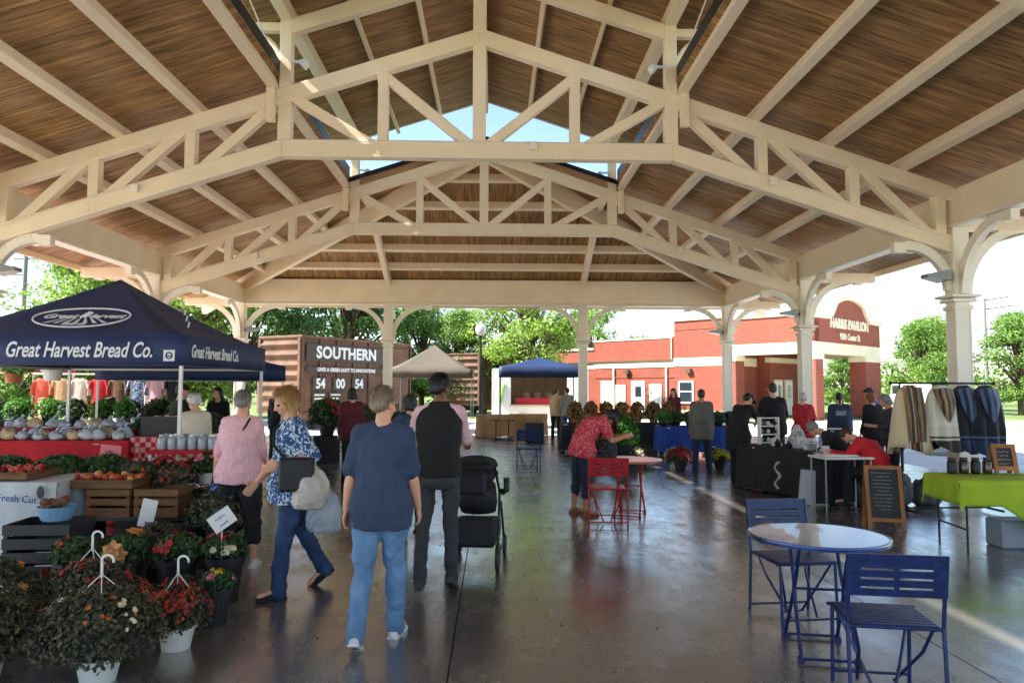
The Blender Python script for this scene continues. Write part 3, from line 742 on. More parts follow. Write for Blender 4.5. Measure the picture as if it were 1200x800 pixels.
FOLD = {}
def fold_tex(sc_):
    if sc_ not in FOLD:
        t = bpy.data.textures.new('fold', 'CLOUDS'); t.noise_scale = sc_; t.noise_depth = 2; FOLD[sc_] = t
    return FOLD[sc_]
def finish(mb, name, m, parent, vox, smooth=2, fold=0.0, fs=0.12, wr=0):
    o = mb.build(name, m, parent, smooth=True)
    r = o.modifiers.new('remesh', 'REMESH'); r.mode = 'VOXEL'; r.voxel_size = vox; r.use_smooth_shade = True
    if smooth: s_ = o.modifiers.new('smooth', 'SMOOTH'); s_.iterations = smooth; s_.factor = .6
    if fold > 0:
        d = o.modifiers.new('folds', 'DISPLACE'); d.texture = fold_tex(fs); d.strength = fold; d.mid_level = .5; d.texture_coords = 'LOCAL'
    if wr: d = o.modifiers.new('wrinkles', 'DISPLACE'); d.texture = fold_tex(.035); d.strength = .010; d.mid_level = .5; d.texture_coords = 'LOCAL'
    return o

SKIN = lambda k: mat('skin_' + k, {'fair': 'd9a083', 'tan': 'b8805f', 'brown': '7a4c34', 'pale': 'e0b49a', 'grey': 'cfa890'}[k], .5, var=.08, vscale=14, bump=.06, bscale=120)
HAIR = lambda k: mat('hair_' + k, {'grey': '8a837a', 'silver': 'cfcac0', 'black': '120f0e', 'brown': '3a2416', 'blonde': 'b08248', 'darkbrown': '24170f', 'sand': '8e7a64', 'ginger': '8a4a26', 'white': 'ddd9d0'}[k],
                     .45, var=.45, vscale=9, stretch=(7, 7, 1.2), bump=.6, bscale=16, bstretch=(9, 9, 1))

def ax(v, k, a): return Matrix.Rotation(a, 3, k) @ v

def person(label, loc, face, H=1.7, lean=5, bend=0, twist=0, g=1.0, female=False, nod=5, turn=0, skin='fair', hair='brown', hairstyle='short',
           legs=((0, 0), (0, 0)), abd=(3, 3), arms=None, top=None, top_mat=None, sleeve=.6, bottom='trousers', bot_mat=None, hem=1.0, shoes=None,
           vox=.014, lod=1, seat=None, group=None, torso_len=1.0, collar=False, fist=60, top_drop=.03, foot_pitch=(0, 0), beard=False, glasses=False, under=False):
    """face: heading, degrees counter-clockwise from +Y (0 = walking away from the camera).
    legs: (thigh forward, knee flex) left, right in degrees. arms: (upper fwd, upper out, elbow flex, fore inward) left, right."""
    X, Y, Z = Vector((1, 0, 0)), Vector((0, 1, 0)), Vector((0, 0, 1))
    arms = arms or ((5, 8, 12, 0), (5, 8, 12, 0))
    # --- joints in units of H around pelvis at origin
    dirs = lambda a: Vector((0, math.sin(R(a)), math.cos(R(a))))
    d1, d2, d3 = dirs(lean * .5), dirs(lean + bend * .6), dirs(lean + bend)
    P = Vector((0, 0, 0)); waist = P + d1 * .085 * torso_len; chest = waist + d2 * .105 * torso_len; neck = chest + d3 * .115 * torso_len
    tw = Matrix.Rotation(R(twist), 3, 'Z'); Rx = tw @ X
    dh = dirs(lean + bend + nod); rot_h = Matrix.Rotation(R(turn), 3, 'Z')
    headc = neck + d3.lerp(dh, .5) * .042 + dh * .050
    jl = []
    for s, (th, kn), ab, fp in ((-1, legs[0], abd[0], foot_pitch[0]), (1, legs[1], abd[1], foot_pitch[1])):
        hip = Vector((s * .052, 0, -.015))
        td = Vector((s * math.sin(R(ab)), math.sin(R(th)), -math.cos(R(th)))).normalized()
        knee = hip + td * .245
        sa = th - kn; sd = Vector((s * math.sin(R(ab * .6)), math.sin(R(sa)), -math.cos(R(sa)))).normalized()
        ankle = knee + sd * .235
        fd = Vector((s * .12, math.cos(R(fp)), math.sin(R(fp)))).normalized()
        jl.append((hip, knee, ankle, fd))
    low = min(min(j[2].z - .042, (j[2] + j[3] * .1).z - .028) for j in jl)
    base = -low if seat is None else seat / H + .065
    off = Vector((0, 0, base))
    root_m = MB()
    S = lambda v: (v + off) * H
    ja = []
    for s, (uf, uo, ef, fi) in ((-1, arms[0]), (1, arms[1])):
        sh = neck - d3 * .028 + Rx * (s * (.092 if not female else .083))
        ua = Vector((s * math.sin(R(uo)), math.sin(R(uf)) * math.cos(R(uo)), -math.cos(R(uf)) * math.cos(R(uo)))).normalized()
        ua = tw @ ua; el = sh + ua * .17
        fwd = tw @ Vector((0, 1, 0)); fwd = Vector((0, math.cos(R(uf)), math.sin(R(uf)))); fwd = tw @ fwd
        fa = ua * math.cos(R(ef)) + fwd * math.sin(R(ef)); fa = (fa - Rx * (s * math.sin(R(fi)))).normalized()
        wr = el + fa * .145; ja.append((sh, el, wr, fa, s))
    ga = g
    wa = .098 * ga if not female else .104 * ga
    # --- torso rings helper
    def torso(mb, k=1.0, lo=-.05, flare=1.0, up=1.0, hemk=1.0):
        bl_ = [(P + d1 * lo, wa * .96 * flare, .072 * ga * flare), (P, wa, .078 * ga), (P.lerp(waist, .5), wa * .95, .074 * ga),
               (waist, (.086 if not female else .076) * (ga if ga < 1.1 else ga * 1.08), (.064 if ga < 1.1 else .078) * ga),
               (waist.lerp(chest, .5), .088 * ga, .068 * ga), (chest, .096 * (1 + (ga - 1) * .6), (.068 if not female else .074) * ga),
               (chest.lerp(neck, .45), .104 * (1 + (ga - 1) * .3), .058 * ga), (chest.lerp(neck, .78), .092 * up, .046), (neck, .05 * up, .036)]
        rings = []
        for i, (c, a, b_) in enumerate(bl_):
            f = min(1, i / 5.0); r_ = Matrix.Rotation(R(twist) * f, 3, 'Z'); u = r_ @ X
            d = d1 if i < 4 else d3; back = d.cross(u).normalized()
            fwd_shift = back * (-.010 * ga if (3 <= i <= 5 and ga > 1.1) else 0)
            if female and i == 5: fwd_shift = back * -.012
            if i in (0, 1): fwd_shift = back * .01
            kk = k * (hemk if i < 2 else (1 + (hemk - 1) * .6 if i == 2 else 1))
            rings.append((S(c) - fwd_shift * H * -1, u, a * kk * H, back, b_ * kk * (1 + (hemk - 1) * (.9 if i < 2 else 0)) * H))
        ring_loft(mb, rings, 18)
        for s in (-1, 1):
            if hemk > .99 or hemk < .9: mb.ell(S(P + Vector((s * .045, -.020, -.03 if hemk == 1 else -.022))), (.052 * k * hemk * ga * H, (.048 if hemk == 1 else .061) * k * hemk * ga * H, .05 * k * H))
            sh = ja[0 if s < 0 else 1][0]
            limb(mb, [S(neck - d3 * .012 + Rx * s * .04), S(sh)], [.032 * k * H, .037 * k * H])
    # --- body (skin), one continuous mesh
    b = MB()
    torso(b, .84)
    limb(b, [S(neck - d3 * .02), S(neck + d3.lerp(dh, .6) * .045)], [.036 * H, .031 * H])
    hr = H
    Rh = Matrix.Rotation(R(turn + twist), 3, 'Z') @ Matrix((X, Y, Z)).transposed()
    fw = (Matrix.Rotation(R(turn + twist), 3, 'Z') @ Vector((0, math.cos(R(lean + bend + nod)), -math.sin(R(lean + bend + nod))))).normalized()
    up_h = (Matrix.Rotation(R(turn + twist), 3, 'Z') @ dh).normalized(); sd_h = fw.cross(up_h).normalized()
    MH = Matrix((sd_h, fw, up_h)).transposed()
    HC = S(headc); hs = (.225 / 1.7) * H / .225      # head scale, metres per unit
    def hp(x, y, z): return HC + MH @ (Vector((x, y, z)) * hs)
    def he(mb, c, r): mb.ell(hp(*c), tuple(q * hs for q in r), MH, 14, 10)
    he(b, (0, -.012, .028), (.073, .092, .083)); he(b, (0, .022, -.02), (.060, .070, .080)); he(b, (0, .045, -.066), (.036, .040, .034))
    he(b, (0, .070, .018), (.048, .02, .014)); he(b, (0, .03, -.045), (.052, .052, .045))
    limb(b, [hp(0, .088, .008), hp(0, .106, -.028)], [.009 * hs, .015 * hs]); he(b, (0, .098, -.034), (.018, .012, .009))
    he(b, (0, .083, -.058), (.024, .010, .006)); he(b, (0, .081, -.069), (.021, .011, .007))
    for s in (-1, 1): he(b, (s * .074, -.006, -.008), (.010, .020, .032)); he(b, (s * .038, .062, -.028), (.022, .018, .018))
    fsz = 1.0
    for (sh, el, wr, fa, s) in ja:
        limb(b, [S(sh), S(sh.lerp(el, .4)), S(el), S(el.lerp(wr, .3)), S(wr)], [.027 * H * ga ** .5, .027 * H * ga ** .5, .0225 * H, .0245 * H, .0155 * H])
        # hand: palm and five fingers
        inward = -Rx * s; nrm = (inward - fa * inward.dot(fa)).normalized(); thumb_side = fa.cross(nrm) * s
        if thumb_side.dot(tw @ Y) < 0: thumb_side = -thumb_side
        W_ = S(wr); U = H / 1.7
        pm = Matrix((thumb_side, nrm, fa)).transposed()
        b.ell(W_ + fa * .048 * U, (.041 * U, .017 * U, .055 * U), pm)
        if lod:
            for k, (o_, l) in enumerate(((.031, .070), (.0105, .078), (-.0105, .073), (-.031, .058))):
                p0 = W_ + fa * .085 * U + thumb_side * o_ * U; c1 = R(fist * (.3 + .06 * k)); c2 = R(fist * (.9 + .1 * k))
                q1 = p0 + (fa * math.cos(c1) + nrm * math.sin(c1)) * l * .5 * U; q2 = q1 + (fa * math.cos(c2) + nrm * math.sin(c2)) * l * .32 * U
                q3 = q2 + (fa * math.cos(c2 * 1.35) + nrm * math.sin(c2 * 1.35)) * l * .22 * U
                limb(b, [p0 - fa * .02 * U, q1, q2, q3], [.0100 * U, .0090 * U, .0082 * U, .0072 * U], 8)
            t0 = W_ + fa * .028 * U + thumb_side * .024 * U; t1 = t0 + (fa * .6 + thumb_side * .62 + nrm * .25) * .045 * U; t2 = t1 + (fa * .9 + thumb_side * .12 + nrm * .4) * .032 * U
            limb(b, [t0, t1, t2], [.013 * U, .011 * U, .009 * U], 8)
    for hip, knee, ankle, fd in jl:
        mid = hip.lerp(knee, .5); calf = knee.lerp(ankle, .3) + Vector((0, -.006, 0))
        limb(b, [S(hip), S(mid), S(knee), S(calf), S(ankle)], [.038 * H, .034 * H, .020 * H, (.031 if hem < .9 else .022) * H, (.019 if hem < .9 else .016) * H])
        limb(b, [S(ankle + Vector((0, 0, -.012))), S(ankle + fd * .09 + Vector((0, 0, -.024)))], [.019 * H, .014 * H])
    body = finish(b, 'person', SKIN(skin), None, vox if not lod else min(vox, .009), 1)
    body.location = loc; body.rotation_euler = (0, 0, R(face)); tag(body, label, 'person', group)
    # eyes
    if lod:
        for s in (-1, 1):
            MB().ell(hp(s * .031, .079, .0), .0115 * hs, nu=10, nv=8).build('eye', mat('eye_dark', '3a3230', .2), body, smooth=True)
    # --- top garment
    t = MB(); k = 1.07 if not under else 1.0; hemk_ = 1.12 if not under else .98
    low_hem = {'shirt': -.045 - top_drop if not under else .03, 'jacket': -.06 - top_drop, 'vest': -.03 - top_drop}[top or 'shirt']
    torso(t, k * (1.05 if top == 'jacket' else 1.0), low_hem, 1.0, hemk=hemk_)
    for (sh, el, wr, fa, s) in ja:
        if top == 'vest': continue
        bulk = 1.22 if top == 'jacket' else 1.0
        if sleeve <= 1: limb(t, [S(sh), S(sh.lerp(el, sleeve))], [.041 * H * bulk, .038 * H * bulk])
        else:
            f = sleeve - 1; limb(t, [S(sh), S(el), S(el.lerp(wr, f))], [.039 * H * bulk, .030 * H * bulk, (.030 - .010 * f) * H * bulk])
    if collar: limb(t, [S(neck - d3 * .015), S(neck + d3 * .012)], [.044 * H, .041 * H])
    tp = finish(t, {'shirt': 'shirt', 'jacket': 'jacket', 'vest': 'vest'}[top or 'shirt'], top_mat, body, vox, 2, .042 if lod else .022, .13, wr=lod)
    # --- bottom
    q = MB()
    ring_loft(q, [(S(P + d1 * .045), X, wa * .95 * H, Y, .068 * ga * H), (S(P), X, wa * 1.0 * H, Y, .080 * ga * H), (S(P + Vector((0, -.004, -.05))), X, wa * .97 * H, Y, .077 * ga * H), (S(P + Vector((0, 0, -.085))), X, wa * .86 * H, Y, .062 * ga * H)], 18)
    for s in (-1, 1): q.ell(S(P + Vector((s * .045, -.024, -.038))), (.052 * ga * H, .049 * ga * H, .055 * H))
    wid = {'trousers': 1.0, 'slim': .86, 'wide': 1.15}[bottom]
    for hip, knee, ankle, fd in jl:
        gg = 1 + (ga - 1) * .6
        mid = hip.lerp(knee, .5)
        if hem >= .99: pts = [hip, mid, knee, knee.lerp(ankle, .5), ankle + Vector((0, 0, -.020))]; rs = [.056 * gg, .051 * wid * gg, .040 * wid, .039 * wid, .039 * wid]
        elif hem > .5: pts = [hip, mid, knee, knee.lerp(ankle, (hem - .5) * 2)]; rs = [.056 * gg, .052 * wid * gg, .043 * wid, .041 * wid]
        else: pts = [hip, mid, hip.lerp(knee, hem * 2)]; rs = [.056 * gg, .054 * wid, .052 * wid]
        limb(q, [S(p) for p in pts], [r_ * H for r_ in rs])
    finish(q, 'trousers', bot_mat, body, vox, 2, .044 if lod else .018, .11, wr=lod)
    # --- shoes
    for hip, knee, ankle, fd in jl:
        f = MB(); a = S(ankle + Vector((0, 0, -.02))); Fd = fd; sidev = Vector((-fd.y, fd.x, 0)).normalized(); U = H / 1.7; upv = sidev.cross(Fd) * -1
        if upv.z < 0: upv = -upv
        mm = Matrix((sidev, Fd, upv)).transposed()
        f.ell(a - upv * .018 * U - Fd * .025 * U, (.036 * U, .05 * U, .035 * U), mm); f.ell(a - upv * .02 * U + Fd * .06 * U, (.043 * U, .085 * U, .034 * U), mm); f.ell(a - upv * .030 * U + Fd * .125 * U, (.044 * U, .065 * U, .026 * U), mm)
        f.ell(a + upv * .018 * U + Fd * .012 * U, (.036 * U, .056 * U, .042 * U), mm)
        f.box(a - upv * .044 * U + Fd * .048 * U, (.074 * U, .235 * U, .016 * U), mm)
        finish(f, 'shoe', shoes or M_DARK, body, .008 if lod else .014, 1)
    # --- hair
    h = MB(); hm = HAIR(hair)
    if hairstyle != 'bald':
        he(h, (0, -.022, .040), (.080, .092, .082)); he(h, (0, -.05, .0), (.076, .062, .065))
        if hairstyle == 'short': he(h, (0, -.062, -.02), (.062, .045, .05)); he(h, (0, .035, .088), (.055, .045, .028))
        if hairstyle == 'curly':
            for i in range(60):
                rr2 = random.Random(i); th = rr2.uniform(0, 6.28); ph = rr2.uniform(-.5, 1.5)
                he(h, (.08 * math.cos(th) * math.cos(ph), -.03 + .085 * math.sin(th) * math.cos(ph) * (1 if math.sin(th) < 0.4 else .55), .03 + .085 * math.sin(ph)), (.022, .022, .02))
        if hairstyle in ('bob', 'long', 'fall'):
            for s in (-1, 1):
                he(h, (s * .062, .005, .02), (.026, .05, .07)); he(h, (s * .066, -.02, -.045), (.026, .05, .06))
            he(h, (0, -.065, -.05), (.070, .04, .07)); he(h, (0, .02, .098), (.06, .06, .02))
        if hairstyle == 'long':
            dn = Vector((0, 0, -1))
            for i in range(9):
                u = (i - 4) / 4; p0 = hp(u * .068, -.055 + abs(u) * .045, -.02)
                limb(h, [p0, p0 + dn * .10 * hs + MH @ Vector((u * .025, -.02, 0)), p0 + dn * .18 * hs + MH @ Vector((u * .04, -.015, 0)), p0 + dn * (.27 + .03 * math.sin(i * 2.1)) * hs + MH @ Vector((u * .05, -.035 + .012 * math.sin(i * 1.7), 0))], [.028 * hs, .029 * hs, .024 * hs, .010 * hs])
        if hairstyle == 'fall':        # hair hanging forward over a bowed face
            dn = Vector((0, 0, -1))
            for i in range(9):
                u = (i - 4) / 4; p0 = hp(u * .075, .02 - abs(u) * .03, .03)
                limb(h, [p0, p0 + dn * .10 * hs, p0 + dn * (.19 + .02 * math.sin(i * 2.3)) * hs], [.03 * hs, .03 * hs, .016 * hs])
        if hairstyle == 'ponytail':
            he(h, (0, .0, .06), (.07, .06, .05)); pb = hp(0, -.11, .01)
            limb(h, [pb, pb + Vector((0, 0, -.08 * hs)) + MH @ Vector((0, -.03, 0)), pb + Vector((0, 0, -.19 * hs))], [.028 * hs, .026 * hs, .012 * hs])
        if hairstyle == 'cap':
            pass
        if lod:
            sm = MB(); rs_ = random.Random(11); N5 = 900 if hairstyle == 'long' else 420
            for i in range(N5):
                th = rs_.uniform(0, 2 * math.pi); ph = rs_.uniform(-.35 if hairstyle != 'long' else -.6, 1.5)
                if math.sin(th) > .55 and ph < .75: continue
                p0 = Vector((.080 * math.cos(th) * math.cos(ph), -.022 + .094 * math.sin(th) * math.cos(ph), .040 + .084 * math.sin(ph))); 
                dd = Vector((math.cos(th) * .35 + rs_.uniform(-.2, .2), math.sin(th) * .35 - .25 + rs_.uniform(-.2, .2), -.9)).normalized()
                nn_ = (p0 - Vector((0, -.02, .03))).normalized(); dd = (dd - nn_ * dd.dot(nn_)).normalized()
                l_ = rs_.uniform(.03, .055) * (2.2 if hairstyle == 'long' else 1); sd_ = dd.cross(nn_) * .0028
                q0 = hp(*p0); q1 = hp(*(p0 + dd * l_ * .5 + nn_ * .006)); q2 = hp(*(p0 + dd * l_ + nn_ * (-.002 + rs_.uniform(0, .012)))); w0 = MH @ sd_
                sm.add([q0 - w0, q0 + w0, q1 + w0, q1 - w0, q2], [(0, 1, 2, 3), (3, 2, 4)])
            so_ = sm.build('hair_strands', hm, body); so_['kind'] = 'stuff'
        ho = finish(h, 'hair', hm, body, .009 if lod else .014, 1, .012, .022)
    if hairstyle == 'cap':
        c_ = MB(); he(c_, (0, -.008, .052), (.082, .098, .066)); 
        c_.box(hp(0, .125, .055), (.13 * hs, .09 * hs, .010 * hs), MH); finish(c_, 'cap', mat('black_cap', '17181a', .8), body, .008, 1)
    if glasses:
        gm = MB()
        for s in (-1, 1):
            gm.tube([hp(s * (.032 + .022 * math.cos(a)), .097, .004 + .016 * math.sin(a)) for a in np.linspace(0, 6.283, 12)], .0018 * hs, 5); gm.tube([hp(s * .055, .095, .008), hp(s * .078, .0, .006)], .0018 * hs, 5)
        gm.build('glasses', M_BLACK, body)
    body['_j'] = [list(S(ja[0][2])), list(S(ja[1][2])), list(S(neck)), list(S(P))]
    return body, dict(lw=S(ja[0][2]), rw=S(ja[1][2]), le=S(ja[0][1]), re=S(ja[1][1]), neck=S(neck), pel=S(P), ls=S(ja[0][0]), rs=S(ja[1][0]), head=HC, hp=hp, chest=S(chest), d3=d3)

def cloth(name, c, **k):
    a = dict(rough=.85, var=.12, vscale=3, bump=.75, bscale=9, detail=6); a.update(k); return mat(name, c, **a)
def pattern_mat(name, c1, c2, scale, lo=.48, hi=.56, rough=.85, wave=None, bump=.15):
    if name in MATS: return MATS[name]
    m = bpy.data.materials.new(name); m.use_nodes = True; MATS[name] = m; n = m.node_tree; L = n.links; b = n.nodes['Principled BSDF']
    t = n.nodes.new('ShaderNodeTexCoord')
    if wave:
        x = n.nodes.new('ShaderNodeTexWave'); x.inputs['Scale'].default_value = scale; x.inputs['Distortion'].default_value = .4; x.bands_direction = wave; L.new(t.outputs['Object'], x.inputs[0])
    else:
        x = n.nodes.new('ShaderNodeTexNoise'); x.inputs['Scale'].default_value = scale; x.inputs['Detail'].default_value = 3; x.inputs['Distortion'].default_value = 1.2; L.new(t.outputs['Object'], x.inputs[0])
    r = n.nodes.new('ShaderNodeValToRGB'); e = r.color_ramp.elements; e[0].position = lo; e[1].position = hi; e[0].color = (*lin(c1), 1); e[1].color = (*lin(c2), 1)
    L.new(x.outputs['Fac'], r.inputs[0]); L.new(r.outputs[0], b.inputs['Base Color']); b.inputs['Roughness'].default_value = rough
    nb = n.nodes.new('ShaderNodeTexNoise'); nb.inputs['Scale'].default_value = 14; L.new(t.outputs['Object'], nb.inputs[0])
    bp_ = n.nodes.new('ShaderNodeBump'); bp_.inputs['Strength'].default_value = bump; bp_.inputs['Distance'].default_value = .03; L.new(nb.outputs['Fac'], bp_.inputs['Height']); L.new(bp_.outputs[0], b.inputs['Normal'])
    return m
C_NAVY = cloth('navy_cotton', '30405a'); C_JEAN = cloth('light_denim', '6f94b8', c2='4f7298', vscale=5, bump=.8, bscale=11)
C_JEAN2 = cloth('blue_denim', '2e4a74', c2='1e3050', vscale=7, bump=.8, bscale=11); C_DJEAN = cloth('dark_denim', '1c2a40')
C_BLK = cloth('black_fabric', '151517'); C_CHAR = cloth('charcoal_fabric', '35373c'); C_PINK = pattern_mat('pink_stripe_cotton', 'dc96a4', 'f0ccd0', 22, .3, .7, wave='X')
C_FLORAL = pattern_mat('blue_floral_print', '24487e', 'c6d6e2', 30, .50, .57); C_REDP = pattern_mat('red_print', 'c02a3a', 'e08890', 40, .52, .6)
C_RED = cloth('red_knit', 'c41f2c'); C_GREY = cloth('grey_wool', '6a6660'); C_SHOE = mat('white_trainer', 'd9dad8', .6, var=.2, vscale=25); C_PALEPINK = cloth('pale_pink', 'e2b6bc')
C_PLAID = pattern_mat('red_plaid', 'b8202c', 'e8c8c4', 26, .62, .7); C_BLUE = cloth('blue_fabric', '24509a'); C_TAN = cloth('tan_fabric', 'c8a67c'); C_WHITEC = cloth('white_cotton', 'dfe2e6')
C_BROWNSH = mat('brown_sandal', '7a4a2c', .6)

p_, J = person('grey haired woman in a pink striped blouse and black capris, seen from behind', (-2.16, 7.15, 0), 8, H=1.66, g=1.16, female=True, lean=4, nod=14, turn=-12, hair='grey', hairstyle='short',
       legs=((4, 4), (-3, 3)), abd=(4, 6), arms=((8, 14, 20, 0), (10, 10, 40, 10)), top='shirt', top_mat=C_PINK, sleeve=1.35, top_drop=.02, bottom='wide', bot_mat=C_BLK, hem=.74, shoes=C_SHOE, vox=.012)
MB().tube([J['rs'] + Vector((-.05, -.07, .05)), J['chest'] + Vector((.0, -.155, 0)), J['pel'] + Vector((-.17, -.08, .08))], .010, 6).build('bag_strap', C_BLK, p_)
# striped umbrella-like rolled bag in her left hand
lw = p_.matrix_basis @ J['lw'] if False else Vector((-2.16, 7.15, 0)) + Matrix.Rotation(R(8), 3, 'Z') @ J['lw']
m = MB(); m.tube([lw + Vector((0, 0, -.02)), lw + Vector((-.01, 0, -.12))], .012, 8); m.lathe(lw + Vector((-.01, 0, -.7)), [(.012, 0), (.03, .18), (.055, .45), (.05, .56), (.02, .6)], 10)
u_ = empty('folded_umbrella', tuple(lw + Vector((0, 0, -.75))), label='folded blue and white umbrella hanging from the pink bloused woman\'s left hand', cat='umbrella')
m = MB(); m.tube([(0, 0, .62), (0, 0, .78), (.03, 0, .8)], .010, 8); m.build('handle', M_WHITE, u_)
MB().lathe((0, 0, .3), [(.03, 0), (.055, .15), (.05, .28), (.02, .34)], 9).build('canopy', C_BLUE, u_, smooth=True)
MB().lathe((0, 0, 0), [(.008, 0), (.02, .12), (.03, .297)], 9).build('canopy_tip', cloth('cream_orange_fabric', 'd8b08a'), u_, smooth=True)

loc = (-1.40, 6.22, 0); FZ = 122
p_, J = person('blonde woman in a blue floral blouse and jeans striding with bags on her arm', loc, FZ, H=1.70, g=1.14, female=True, lean=4, nod=20, turn=6, twist=0, hair='blonde', hairstyle='long',
       legs=((13, 6), (-15, 18)), abd=(2, 4), arms=((-24, 14, 100, 14), (10, 8, 30, 0)), top='shirt', top_mat=C_FLORAL, sleeve=.98, top_drop=.05, bottom='trousers', bot_mat=C_JEAN2, shoes=C_BLK, vox=.011, foot_pitch=(0, -38), skin='fair', fist=35)
RZ = Matrix.Rotation(R(FZ), 3, 'Z'); wp = lambda v, l=loc, rz=RZ: Vector(l) + rz @ v
MB().tube([J['rs'] + Vector((-.06, -.02, .075)), J['rs'].lerp(J['chest'], .4) + Vector((-.04, .13, .02)), J['chest'] + Vector((-.04, .165, -.02)), J['pel'] + Vector((-.20, .08, .16))], .013, 6).build('bag_strap', C_BLK, p_)
bag = empty('shoulder_bag', tuple(wp(J['pel'] + Vector((-.235, .05, .0)))), R(FZ + 158 - 90), label='black zipped crossbody bag on the floral bloused woman\'s hip', cat='bag')
MB().bb(-.14, .14, -.05, .05, -.05, .22).build('bag_body', mat('black_nylon', '1b1b1e', .55, bump=.3, bscale=90), bag, bevel=.02)
MB().bb(-.12, .12, -.067, -.051, -.03, .13).build('front_pocket', MATS['black_nylon'], bag, bevel=.008)
MB().tube([(-.12, -.054, .17), (.12, -.054, .17)], .004, 6).build('zip', M_STEEL, bag)
text('lettering', 'NJCI', .05, M_STEEL, bag, (.04, -.07, .03), (R(90), 0, 0), .001)
# carrier bags hanging from her right forearm
fa = wp(J['le'].lerp(J['lw'], .12))
def carrier(name, c, sz, m, label, seed, cat='bag'):
    r_ = np.random.default_rng(seed); mb = MB(); n = 18
    rings = []
    for z, w_ in ((-1, .55), (-.93, .85), (-.7, 1.0), (-.4, .96), (-.15, .7), (0.0, .38), (.1, .22)):
        ring = []
        for k in range(n):
            a = 2 * math.pi * k / n; q = w_ * (1 + .13 * math.sin(3 * a + z * 5 + seed) + .10 * math.sin(7 * a + z * 9) + .05 * r_.normal())
            ring.append((sz[0] * q * math.cos(a), sz[1] * q * math.sin(a), z * sz[2] - .08 + .01 * r_.normal()))
        rings.append(ring)
    vs = [p for rg in rings for p in rg]; fs = [(i * n + k, i * n + (k + 1) % n, (i + 1) * n + (k + 1) % n, (i + 1) * n + k) for i in range(len(rings) - 1) for k in range(n)]
    mb.add(vs, fs + [tuple(range(n))[::-1]])
    e_ = empty(name, c, .3, label=label, cat=cat)
    o = mb.build('bag_body', m, e_, smooth=True); sb_ = o.modifiers.new('s', 'SUBSURF'); sb_.levels = sb_.render_levels = 3; dd_ = o.modifiers.new('crinkle', 'DISPLACE'); dd_.texture = fold_tex(.05); dd_.strength = .018; dd_.mid_level = .5
    h_ = MB()
    for s in (-1, 1): h_.tube([(s * .02, .0, -.09), (s * .03, 0, -.03), (s * .01, 0, .012), (0, 0, .018)], [.02, .008, .006, .006], 6)
    h_.build('handle', m, e_); return e_
M_PLAST = mat('thin_plastic', 'e6e0d4', .25, trans=.35, var=.15, vscale=9, bump=1.0, bscale=9)
M_PLAST2 = mat('grey_carrier_plastic', '93a6b8', .3, trans=.35, c2='c8d2da', vscale=5, bump=.8, bscale=9)
carrier('plastic_bag', tuple(fa + Vector((.03, -.04, .0))), (.15, .10, .33), M_PLAST, 'full whitish thin plastic bag on the floral bloused woman\'s forearm', 3)
carrier('carrier_bag', tuple(fa + Vector((.13, .05, -.2))), (.15, .06, .34), M_PLAST2, 'blue grey carrier bag hanging lowest behind the whitish plastic bag', 8)

p_, J = person('man in navy T-shirt and light blue jeans walking away, nearest to the camera', (-.50, 5.06, 0), -6, H=1.69, g=1.10, lean=3, nod=8, turn=-28, hair='sand', hairstyle='short', glasses=True,
       legs=((-12, 14), (9, 4)), abd=(0, 0), arms=((-6, 10, 14, 0), (4, 10, 16, 4)), top='shirt', top_mat=C_NAVY, sleeve=.88, top_drop=.05, bottom='trousers', bot_mat=C_JEAN, shoes=C_SHOE, vox=.011, foot_pitch=(-28, 0))

vl = (-.20, 6.25, 0)
p_, J = person('man in black padded vest and charcoal trousers pushing a stroller', vl, -4, H=1.75, g=1.0, lean=4, nod=12, turn=-26, hair='black', hairstyle='short', skin='brown',
       legs=((-8, 6), (4, 4)), abd=(3, 2), arms=((12, 10, 40, 10), (34, 8, 44, 5)), top='shirt', top_mat=C_PALEPINK, sleeve=.95, top_drop=-.02, under=True, bottom='slim', bot_mat=C_CHAR, shoes=mat('dark_trainer', '3a3a3e', .6, var=.4, vscale=30), vox=.011, foot_pitch=(0, -30))
v = MB()
VR = J
Hh = 1.79
def vest_mesh():
    mb = MB(); nk, ch, pl = J['neck'], J['chest'], J['pel']; X_ = Vector((1, 0, 0)); Y_ = Vector((0, 1, 0))
    w_ = pl.lerp(ch, .45)
    ring_loft(mb, [(pl + Vector((0, 0, -.05)), X_, .195, Y_, .150), (pl + Vector((0, 0, .06)), X_, .195, Y_, .150), (w_, X_, .178, Y_, .140), (w_.lerp(ch, .5), X_, .186, Y_, .150), (ch, X_, .202, Y_, .152), (ch.lerp(nk, .5), X_, .204, Y_, .140), (ch.lerp(nk, .8), X_, .188, Y_, .118), (nk + Vector((0, 0, .012)), X_, .115, Y_, .092), (nk + Vector((0, .01, .05)), X_, .074, Y_, .076)], 20)
    return finish(mb, 'vest', cloth('black_vest', '121113', bump=.3), p_, .011, 2, .02, .11)
vest_mesh()
MB().tube([(-.19, .03, 1.38), (-.215, -.04, 1.30), (-.2, -.09, 1.15), (-.15, -.13, 1.0)], .009, 6).build('bag_strap', M_WHITE, p_)

